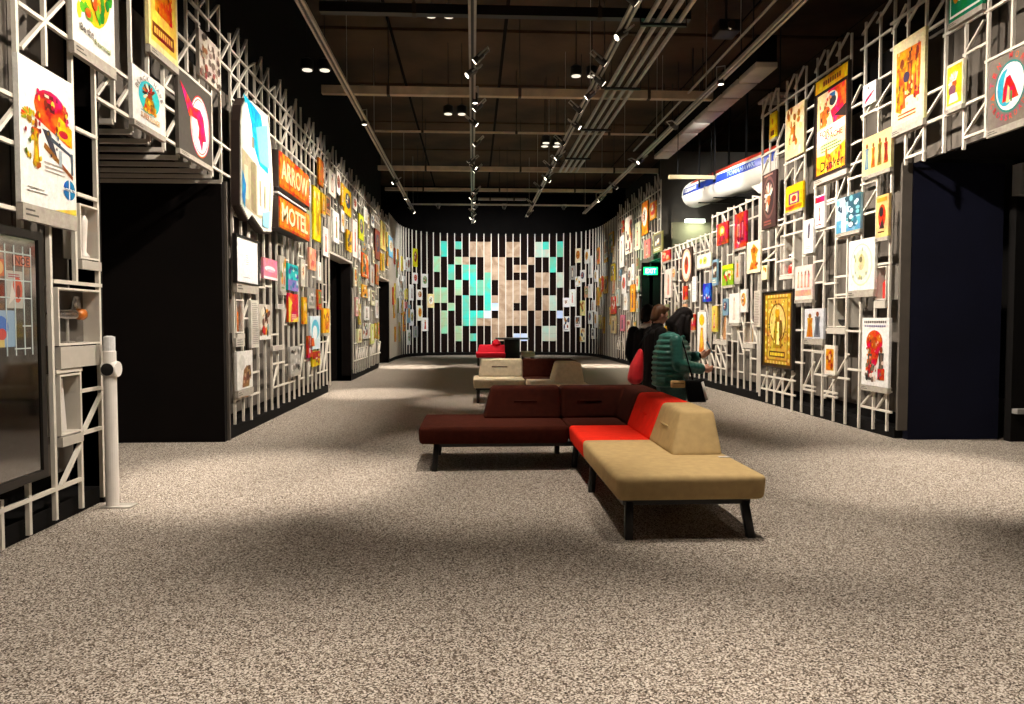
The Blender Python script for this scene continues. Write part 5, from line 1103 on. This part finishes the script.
part(stn, MB().box(-3.0, -2.76, 6.06, 6.2, 0, .012), 'base_plate', M_STEEL, .003, 1)
part(stn, MB().lathe([(.044, 1.27), (.044, 1.38), (.02, 1.39)], 16, origin=(-2.93, 6.13, 0)), 'clear_cap', mat('frosted_acrylic', C('#d8d8d6'), .15, noise=.1, nscale=40))
part(stn, MB().lathe([(.06, -.06), (.065, -.05), (.065, .05), (.06, .06)], 20, axis='x', origin=(-2.92, 6.13, 1.12)), 'puck', M_WHITEP)
part(stn, MB().lathe([(.05, 0), (.05, .004)], 20, axis='y', origin=(-2.92, 6.062, 1.12)), 'reader', M_BSTEEL)

# ------------------------------------------------------------------ display niches and what stands in them
def niche(side, xl, xr, yt, yb, label, dp=.11, back_m=None, cap=.09):
    X = XL if side == 'l' else XR; s = 1 if side == 'l' else -1
    Ya, zt = on_x(xl, yt, X); _, zb = on_x(xl, yb, X); Yb, _ = on_x(xr, (yt + yb) / 2, X); Ya, Yb = min(Ya, Yb), max(Ya, Yb)
    RECTS[side].append((Ya, Yb, zb, zt))
    root = tag(empty('display_niche', (X, (Ya + Yb) / 2, zb)), label, 'display case')
    xb, xf = X - s * dp, X + s * .02
    def B(name, x0, x1, a, b, c, d, m): part(root, MB().box(min(x0, x1), max(x0, x1), a, b, c, d), name, m)
    B('back_panel', xb - s * .01, xb, Ya, Yb, zb, zt, back_m or M_BOARD)
    B('side_panel', xb, xf, Ya, Ya + .015, zb, zt, M_ROD); B('side_panel', xb, xf, Yb - .015, Yb, zb, zt, M_ROD)
    B('shelf', xb, xf, Ya + .015, Yb - .015, zb, zb + .015, M_ROD); B('top_panel', xb, xf, Ya + .015, Yb - .015, zt - .015, zt, M_ROD)
    B('glass', xf - s * .006, xf - s * .002, Ya + .015, Yb - .015, zb + .015, zt - .015, M_GLASS)
    if cap: B('caption_strip', X - s * .01, xf + s * .01, Ya, Yb, zb - cap - .01, zb - .01, M_STRIP)
    return X - s * dp * .5, (Ya + Yb) / 2, zb + .0155, Yb - Ya, zt - zb
M_CHROME = mat('chrome', C('#d0d0d0'), .15, 1.0, noise=.03, nscale=30)
M_AMBER = mat('amber_plastic', C('#c8702a'), .25, noise=.1, nscale=20)
x, y, z, wd, h = niche('l', 55, 98, 287, 346, 'glass-fronted niche holding a chrome ornament above the near left label', cap=.16)
e = tag(empty('hood_ornament', (x, y, z)), 'chrome hood ornament with amber head and raised wings in left niche', 'ornament')
part(e, MB().lathe([(.012, -.26), (.03, -.2), (.04, -.05), (.042, .08), (.03, .15)], 14, axis='y', origin=(x, y - .05, z + .22)), 'body', M_CHROME, smooth=True)
part(e, MB().lathe([(.03, .15), (.045, .18), (.045, .22), (.02, .25)], 14, axis='y', origin=(x, y - .05, z + .22)), 'head', M_AMBER, smooth=True)
part(e, MB().hexa([(x - .02, y + .0), (x + .02, y + .0), (x + .02, y + .12), (x - .02, y + .12)], z + .26, [(x - .008, y + .06), (x + .008, y + .06), (x + .008, y + .13), (x - .008, y + .13)], z + .36), 'wing', M_CHROME, .005, 1)
part(e, MB().tube((x, y - .05, z), (x, y - .05, z + .2), .012, n=10).lathe([(.05, 0), (.05, .012)], 14, origin=(x, y - .05, z)), 'stand', M_STEEL)
x, y, z, wd, h = niche('l', 57, 79, 375, 437, 'lower narrow glass niche holding a pale blade on near left', cap=.07)
e = tag(part(empty('blade_holder', (x, y, z)), MB().hexa(rc(x - .012, x + .012, y - .05, y + .05), z, rc(x - .006, x + .006, y - .02, y + .02), z + h * .88), 'pale_blade', M_WHITEP), 'tall pale carved blade standing in the lower left niche', 'blade')
pr = e.parent; e.parent = None; e.location = pr.location; bpy.data.objects.remove(pr)
x, y, z, wd, h = niche('l', 77, 97, 203, 258, 'upper narrow niche with a white figure right of locomotive poster', cap=.07)
e = tag(empty('carved_figure', (x, y + .04, z)), 'slim white carved figure in the upper left niche', 'figurine')
part(e, MB().lathe([(.045, 0), (.045, .02), (.02, .05), (.028, .2), (.035, .3), (.02, .34)], 12, origin=(x, y + .04, z)), 'robe', M_WHITEP, smooth=True)
part(e, MB().lathe([(.005, .33), (.026, .355), (.026, .38), (.005, .41)], 12, origin=(x, y + .04, z)), 'head', M_WHITEP, smooth=True)
o = poster_at((XL - .1, y - .075, z + .05), math.pi / 2, .08, .2, '#d8cc30', A().rect(.2, .2, .8, .5, '#8a8a20').rect(.1, .8, .9, .95, '#f0ead0'), label='small yellow card beside the white carved figure', cat='card', name='card', depth=.006)
x, y, z, wd, h = niche('l', 234.5, 242.5, 299, 333, 'tall niche with amber bottles at left end of motel lattice', cap=.06)
for i, dy in enumerate((-.08, .03, .12)):
    if abs(dy) > wd / 2 - .05: dy *= .5
    tag(MB().lathe([(.035, 0), (.035, .16 + .04 * i), (.012, .2 + .04 * i), (.012, .26 + .04 * i)], 12).build('bottle', M_AMBER, None, smooth=True, loc=(x, y + dy, z)), ['shortest amber bottle, nearest end of the left niche', 'middle amber bottle in the left niche', 'tallest amber bottle, far end of the left niche'][i], 'bottle')
x, y, z, wd, h = niche('r', 829, 847, 298, 327, 'empty looking dark glass niche left of the red rider poster', dp=.24, back_m=M_BLACK)
tag(MB().lathe([(.05, 0), (.08, .03), (.105, .09), (.1, .1), (.07, .04), (.02, .03)], 18).build('dark_bowl', M_FRAMEB, None, smooth=True, loc=(x, y, z)), 'dark wide bowl inside the black right niche', 'bowl')
M_REDGL = mat('glossy_red', C('#c8302a'), .25, noise=.08, nscale=20)
x, y, z, wd, h = niche('r', 781.5, 794, 236, 276, 'niche with a white and red figurine above the gold panel', dp=.24, cap=.06)
e = tag(empty('figurine', (x, y, z)), 'white and red seated figurine in the niche above gold panel', 'figurine')
part(e, MB().lathe([(.09, 0), (.105, .05), (.085, .14), (.05, .2)], 14, origin=(x, y, z)), 'base', M_REDGL, smooth=True)
part(e, MB().lathe([(.05, .19), (.085, .25), (.08, .33), (.03, .38)], 14, origin=(x, y, z)), 'head', M_WHITEP, smooth=True)
part(e, MB().lathe([(.015, -.01), (.02, 0), (.015, .01)], 8, axis='x', origin=(x - .08, y + .03, z + .3)), 'eye', M_BSTEEL); part(e, MB().lathe([(.015, -.01), (.02, 0), (.015, .01)], 8, axis='x', origin=(x - .08, y - .03, z + .3)), 'eye', M_BSTEEL)
x, y, z, wd, h = niche('r', 877.5, 887.5, 267, 300, 'narrow niche with a red bottle beside the right opening', dp=.16, cap=.1)
e = tag(empty('red_bottle', (x, y, z)), 'red bottle with pale cap in the niche by the right opening', 'bottle')
part(e, MB().lathe([(.06, 0), (.065, .02), (.065, .2), (.03, .26), (.03, .3)], 16, origin=(x, y, z)), 'body', M_REDGL, smooth=True); part(e, MB().lathe([(.034, .3), (.034, .34)], 12, origin=(x, y, z)), 'cap', M_WHITEP)
x, y, z, wd, h = niche('r', 714.5, 728, 305, 340, 'large niche with a tan kneeling figure on the low right lattice', dp=.2, cap=.08)
M_TANF = mat('tan_clay', C('#b5804a'), .6, noise=.15, nscale=15)
e = tag(empty('clay_figure', (x, y, z)), 'tan clay figure leaning in the large right niche', 'figurine')
part(e, MB().hexa(rc(x - .06, x + .06, y - .2, y + .1), z, rc(x - .04, x + .04, y - .14, y - .04), z + .5), 'robe', M_TANF, .03, 3); part(e, MB().lathe([(.01, .48), (.06, .54), (.06, .6), (.01, .66)], 12, origin=(x, y - .09, z)), 'head', M_TANF, smooth=True)
x, y, z, wd, h = niche('r', 744, 754.6, 322, 343, 'small niche with a cream jar left of the gold panel', dp=.24, cap=.08)
tag(MB().lathe([(.08, 0), (.1, .1), (.1, .22), (.06, .3), (.06, .33)], 16).build('jar', M_TANL, None, smooth=True, loc=(x, y, z)), 'cream jar in the small niche left of gold panel', 'jar')

# ------------------------------------------------------------------ missile hung above the low right lattice
NOSE, TAIL = Vector((6.1, 20.6, 5.02)), Vector((6.1, 14.0, 4.62))
dv = (TAIL - NOSE); LEN = dv.length; RM = .36
ms = tag(empty('missile', tuple(NOSE)), 'white cruise missile with red and blue stripes hung above the right lattice', 'missile')
ms.rotation_mode = 'QUATERNION'; ms.rotation_quaternion = dv.to_track_quat('Y', 'Z')
M_MW = mat('missile_white', C('#e8e6dc'), .4, noise=.04, nscale=6); M_MB = mat('missile_blue', C('#2346b8'), .4, noise=.06, nscale=6); M_MR = mat('missile_red', C('#d8452f'), .4, noise=.06, nscale=6)
prof = [(.04, 0), (.2, .06), (.3, .17), (.345, .32), (.36, .5), (.36, LEN)]
link('fuselage', MB().lathe(prof, 32, axis='y').mesh('fuselage', True), M_MW, ms)
# the missile's -x side faces the room: local x axis after tracking points sideways
sx = 1 if (ms.rotation_quaternion @ Vector((1, 0, 0))).x < 0 else -1
def shell(name, m, a0, a1, y0, y1, r=RM + .005, n=8):
    mb = MB(); vs = []
    for yy in (y0, y1):
        for rr in (r - .008, r):
            vs += [(sx * rr * math.cos(math.radians(a0 + (a1 - a0) * i / n)), yy, rr * math.sin(math.radians(a0 + (a1 - a0) * i / n))) for i in range(n + 1)]
    k = n + 1; fs = []
    for i in range(n): fs += [(k + i, k + i + 1, 3 * k + i + 1, 3 * k + i), (i, i + 1, 2 * k + i + 1, 2 * k + i), (i, i + 1, k + i + 1, k + i), (2 * k + i, 2 * k + i + 1, 3 * k + i + 1, 3 * k + i)]
    return link(name, mb.add(vs, fs).mesh(name, True), m, ms)
shell('red_stripe', M_MR, 34, 75, .9, LEN); shell('blue_stripe', M_MB, -6, 22, .5, LEN)
def sleeve_text(t, y0, y1, a, h, m):
    vs, fs = text_mesh(t); mb = MB()
    mb.add([(sx * (RM + .012) * math.cos(math.radians(a + v * h)), y0 + (u + .5) * (y1 - y0), (RM + .012) * math.sin(math.radians(a + v * h))) for u, v in vs], fs)
    link('lettering', mb.mesh('lettering'), m, ms)
sleeve_text('TOMAHAWK', .65, 1.75, 8, 17, M_MW); sleeve_text('TOMAHAWK', 4.0, 5.7, 8, 17, mat('pale_blue_ink', C('#a9c0ea'), .5, noise=.05))
link('access_hatch', MB().lathe([(.05, 0), (.05, .01)], 14, axis='x', origin=(sx * (RM - .002) if sx > 0 else -RM - .008, 2.4, -.05)).mesh('access_hatch'), M_STEEL, ms)
link('air_scoop', MB().hexa(rc(-.13, .13, LEN - 1.3, LEN - .2), -.52, rc(-.16, .16, LEN - 1.75, LEN - .1), -.3).mesh('air_scoop', bevel=.05, seg=3), M_MW, ms)
for t in (2.0, 3.2):
    p = NOSE + dv.normalized() * t
    s_ = tag(empty('hanging_strap', (p.x, p.y, 4.5)), ['black sling strap nearer the missile nose', 'black sling strap nearer the missile tail'][t > 2.5], 'strap')
    part(s_, MB().box(p.x - .39, p.x - .37, p.y - .05, p.y + .05, p.z, 7.62).box(p.x + .37, p.x + .39, p.y - .05, p.y + .05, p.z, 7.62).box(p.x - .39, p.x + .39, p.y - .05, p.y + .05, p.z - .39, p.z - .37), 'webbing', M_BSTEEL)
bmv = tag(empty('support_bar', (5.1, 17.4, 4.9)), 'pale horizontal support bar in front of the missile nose', 'bar')
xa, za = on_y(669, 177, 17.4); xb, zb2 = on_y(719, 177, 17.4)
part(bmv, MB().box(xa, xb, 17.36, 17.44, za - .045, za + .045), 'bar', mat('pale_cream_bar', C('#c9bd94'), .6, noise=.08, nscale=6)); part(bmv, MB().box(xa + .2, xa + .215, 17.39, 17.405, za + .045, 7.62).box(xb - .2, xb - .185, 17.39, 17.405, za + .045, 7.62), 'hanger', M_BSTEEL)
# lit strip on the bulkhead
xa, za = on_y(685, 221, 20.95)
lb = tag(bx('light_bar', mat('lit_diffuser', C('#e6f0e0'), .4, emit=2.0), xa, xa + .55, 20.85, 20.99, za - .05, za + .05), 'small lit strip lamp on the olive bulkhead beneath the missile', 'lamp')
pl = bpy.data.lights.new('strip_glow', 'AREA'); pl.energy = 14; pl.size = .5; pl.color = (.9, 1, .8); po = bpy.data.objects.new('strip_glow', pl); col.objects.link(po); po.location = (xa + .3, 20.75, za - .08); po.rotation_euler = (math.radians(25), 0, 0)
# exit sign within the right doorway
xe, ze = on_y(650.5, 271, 23.3)
ex = tag(empty('exit_sign', (xe, 23.3, ze - .12)), 'glowing green exit sign inside the right doorway', 'sign')
part(ex, MB().box(xe - .22, xe + .22, 23.26, 23.32, ze - .12, ze + .12), 'housing', mat('green_lit_sign', C('#0fae5e'), .4, emit=1.6))
part(ex, MB().box(xe - .02, xe + .02, 23.28, 23.3, ze + .12, 3.395), 'stem', M_BSTEEL)
vs_, fs_ = text_mesh('EXIT'); mb = MB(); mb.add([(xe + u * .34, 23.255, ze + v * .15) for u, v in vs_], fs_); part(ex, mb, 'lettering', mat('lit_white_letters', C('#b8ffd8'), .4, emit=2.2))
pl = bpy.data.lights.new('exit_glow', 'POINT'); pl.energy = 22; pl.color = (.1, 1, .45); pl.shadow_soft_size = .1; po = bpy.data.objects.new('exit_glow', pl); col.objects.link(po); po.location = (xe, 23.05, ze - .05)
# grey box and ledge in the right opening
xg, zg = on_y(1012, 165, 8.86); _, zg2 = on_y(1012, 196, 8.86)
tag(bx('wall_speaker', mat('grey_box', C('#8d8a86'), .6, noise=.06, nscale=10), xg + .02, xg + .5, 8.72, 8.875, zg2, zg), 'grey wall box high inside the right opening', 'speaker')
xg, zg = on_y(1011, 411, 8.86)
tag(bx('wall_ledge', MATS['grey_box'], xg + .02, xg + .8, 8.78, 8.875, zg - .03, zg + .03), 'thin grey ledge low inside the right opening', 'ledge')

# ------------------------------------------------------------------ ceiling services
def track(x, y0, y1, label, z=TZ):
    t = tag(empty('lighting_track', (x, y0, z)), label, 'track')
    part(t, MB().box(x - .055, x - .02, y0, y1, z - .02, z + .03).box(x + .02, x + .055, y0, y1, z - .02, z + .03), 'twin_rail', M_STEEL); part(t, MB().box(x - .02, x + .02, y0, y1, z + .0, z + .035), 'spine', M_BSTEEL)
    y = y0 + 1
    while y < y1:
        part(t, MB().tube((x, y, z + .03), (x, y, 7.6), .006, n=6), 'hanger', M_STEEL); y += 3.6
track(TRK['l'], 1.5, 28, 'ceiling lighting track nearest the left wall'); track(TRK['c'], 1.5, 31, 'ceiling lighting track straight ahead over the aisle')
track(TRK['m'], 1.5, 29, 'ceiling lighting track beside the bundle of conduits'); track(TRK['r'], 1.5, 28, 'ceiling lighting track nearest the right wall')
cb = tag(empty('cross_bar', (1, 25.99, TZ)), 'lighting cross bar before the curved rear wall', 'bar'); part(cb, MB().box(-2.2, 4.2, 25.96, 26.02, TZ - .04, TZ + .01), 'bar', M_STEEL)
for x in (-1.9, 1.2, 3.9): part(cb, MB().tube((x, 25.99, TZ), (x, 25.99, 7.59), .008, n=6), 'hanger', M_BSTEEL)
cdt = tag(empty('conduit_bundle', (2.8, 5, 5.9)), 'bundle of four parallel conduits on brackets right of the middle track', 'conduit')
for x in (2.58, 2.74, 2.9, 3.06): part(cdt, MB().tube((x, 4, 5.95), (x, 22, 5.95), .035, n=10), 'pipe', M_STEEL, smooth=True)
for y in range(5, 22, 3): part(cdt, MB().box(2.48, 3.16, y - .03, y + .03, 5.87, 5.91).box(2.47, 2.485, y - .01, y + .01, 5.87, 7.59).box(3.155, 3.17, y - .01, y + .01, 5.87, 7.59), 'bracket', M_BSTEEL)
cd2 = tag(empty('conduit', (4.35, 8, 6.1)), 'single thin conduit above the right lighting track', 'conduit'); part(cd2, MB().tube((4.35, 6, 6.12), (4.35, 20, 6.12), .022, n=8), 'pipe', M_STEEL, smooth=True)
for y in (7, 12, 17): part(cd2, MB().tube((4.35, y, 6.12), (4.35, y, 7.6), .006, n=6), 'hanger', M_STEEL)
def beam(py, Y, xa, xb, th, m, label, dep=.14, clamps=()):
    x0, z = on_y(xa, py, Y); x1, _ = on_y(xb, py, Y)
    t = tag(empty('ceiling_beam', ((x0 + x1) / 2, Y, z)), label, 'beam')
    part(t, MB().box(x0, x1, Y - dep / 2, Y + dep / 2, z - th / 2, z + th / 2), 'bar', m)
    n = max(2, int((x1 - x0) / 2.2))
    for i in range(n):
        x = x0 + (i + .5) * (x1 - x0) / n; part(t, MB().box(x - .008, x + .008, Y - .008, Y + .008, z + th / 2, 7.6), 'hanger', M_BSTEEL); part(t, MB().box(x - .03, x + .03, Y - dep / 2 - .01, Y + dep / 2 + .01, z - th / 2 - .012, z + th / 2 + .02), 'clamp', M_DBEAM)
beam(90, 15, 322, 712, .16, M_BEAM, 'wide pale beam crossing the ceiling, nearest bright one'); beam(8, 11.2, 320, 690, .14, M_BSTEEL, 'black beam crossing the ceiling at the top edge')
beam(131, 18.2, 375, 655, .045, M_BEAM, 'thin pale pipe crossing the ceiling behind the wide beam', .045); beam(168, 22.6, 378, 660, .13, M_BEAM, 'mid-depth grey-brown beam crossing the ceiling'); beam(189, 26.1, 385, 612, .1, M_BEAM, 'farthest long pale beam crossing the ceiling'); beam(199, 28, 478, 526, .08, M_STEEL, 'short pale bar hung near the rear wall')
dk = tag(empty('duct_underside', (4.85, 13, 5.85)), 'row of pale duct panels under the ceiling by the right wall', 'duct')
M_DUCT = mat('pale_grey_duct', C('#c9c3b4'), .6, noise=.12, nscale=3)
for i in range(8):
    y = 12.6 + i * .9; part(dk, MB().box(4.84, 5.22, y, y + .82, 5.85, 5.95), 'panel', M_DUCT, .008, 1)
part(dk, MB().box(4.86, 5.2, 12.6, 19.8, 5.95, 6.4), 'duct_body', M_BLACK)
for y in (13.5, 16.5, 19): part(dk, MB().box(4.9, 4.92, y, y + .02, 6.4, 7.62).box(5.12, 5.14, y, y + .02, 6.4, 7.62), 'hanger', M_BSTEEL)
xv, zv = on_y(786, 95, 14.6)
vt = tag(empty('air_grille', (xv, 14.8, zv)), 'pale rectangular air grille behind the top of the right lattice', 'vent'); part(vt, MB().box(xv - .3, xv + .3, 14.6, 15.3, zv, zv + .06), 'box', M_DUCT, .01, 1)
for i in range(4): part(vt, MB().box(xv - .27, xv + .27, 14.64 + i * .16, 14.74 + i * .16, zv - .015, zv), 'slat', M_STEEL)
part(vt, MB().box(xv - .01, xv + .01, 14.9, 14.92, zv + .06, 7.59), 'hanger', M_BSTEEL)
# twin downlights
M_LENS = mat('frosted_lens', C('#f0e6d2'), .4, emit=.9)
def twin(px, py, Y, label, n=2):
    x, z = on_y(px, py, Y); t = tag(empty('twin_downlight', (x, Y, z)), label, 'downlight')
    for i in range(n):
        xx = x + (i % 2) * .3 - .15; yy = Y + (i // 2) * .35
        h = part(t, MB().lathe([(.1, .0), (.11, .02), (.11, .16), (.05, .2)], 16, origin=(xx, yy, z)), 'can', M_BSTEEL)
        part(t, MB().lathe([(.085, -.012), (.085, .0)], 16, origin=(xx, yy, z)), 'lens', M_LENS); part(t, MB().tube((xx, yy, z + .2), (xx, yy, 7.6), .008, n=6), 'stem', M_BSTEEL)
twin(440, 16, 13, 'pair of round downlights at top centre left of the aisle track'); twin(316, 70, 13.2, 'pair of round downlights between left track and left lattice'); twin(584, 76, 14, 'pair of round downlights above the wide pale beam'); twin(455, 114, 16.5, 'pair of round downlights just behind the wide pale beam'); twin(552, 143, 18.6, 'group of four round downlights left of the middle track', 4)
# projector cluster
xp, zp = on_y(728, 33, 12.5); pj = tag(empty('projector', (xp, 12.5, zp)), 'black ceiling projector with round lens between two right tracks', 'projector')
part(pj, MB().box(xp - .18, xp + .18, 12.4, 12.8, zp, zp + .2), 'body', M_BSTEEL, .02, 2); part(pj, MB().lathe([(.07, 0), (.07, .06), (.05, .07)], 16, axis='y', origin=(xp, 12.33, zp + .08)), 'lens', M_CHROME); part(pj, MB().tube((xp, 12.6, zp + .2), (xp, 12.6, 7.6), .025, n=8), 'stem', M_BSTEEL)
# track spotlight heads
CAN = MB().lathe([(.035, -.02), (.055, .0), (.055, .15), (.06, .17)], 14).mesh('can', False); CAN.materials.append(mat('spotlight_black', C('#2a2826'), .4, noise=.1, nscale=20))
M_BULB = mat('lamp_lens', C('#fff0d8'), .3, emit=5)
LNS = MB().lathe([(.046, .168), (.046, .172)], 14).mesh('lens'); LNS.materials.append(M_BULB)
YOK = MB().box(-.075, -.065, -.012, .012, -.12, .08).box(.065, .075, -.012, .012, -.12, .08).box(-.075, .075, -.012, .012, -.13, -.12).mesh('yoke'); YOK.materials.append(M_STEEL)
heads = {}
def head(loc, target):
    """loc is the light's own place; the can sits just behind it, aimed at target"""
    d = (Vector(target) - Vector(loc)).normalized(); base = Vector(loc) - d * .21
    r = empty('track_spotlight', tuple(base)); r.rotation_mode = 'QUATERNION'; r.rotation_quaternion = d.to_track_quat('Z', 'Y')
    for nm, me in (('can', CAN), ('lens', LNS), ('yoke', YOK)):
        o = bpy.data.objects.new(nm, me); col.objects.link(o); o.parent = r
    near = min(TRK, key=lambda k: abs(TRK[k] - loc[0])); heads.setdefault(near, []).append(r)
for l, t in LIGHTS: head(l, t)  # a can for every light, the added fill spots too
for k, ys in (('c', (12.1, 15.1, 18.7, 19.3, 24.0, 27.4, 28.6, 29.5)), ('m', (10.4, 12.4, 13.2, 15.2, 18.1, 18.6, 20.6, 21.0, 27.6)), ('l', (21.5, 27.2)), ('r', (18.4, 22.0, 24.2))):
    for i, y in enumerate(ys): head((TRK[k] + (.12 if i % 2 else -.12), y, TZ - .16), (TRK[k] + (4 if i % 2 else -4), y - 1.0 + (i % 3), 2.4))
NM = {'l': 'left-hand', 'c': 'centre', 'm': 'middle right', 'r': 'right-hand'}
for k, hs in heads.items():
    hs.sort(key=lambda o: o.location.y)
    for i, o in enumerate(hs): tag(o, f'{ORD[i]} nearest black spotlight on the {NM[k]} ceiling track', 'spotlight', 'spotlights on the ceiling tracks')
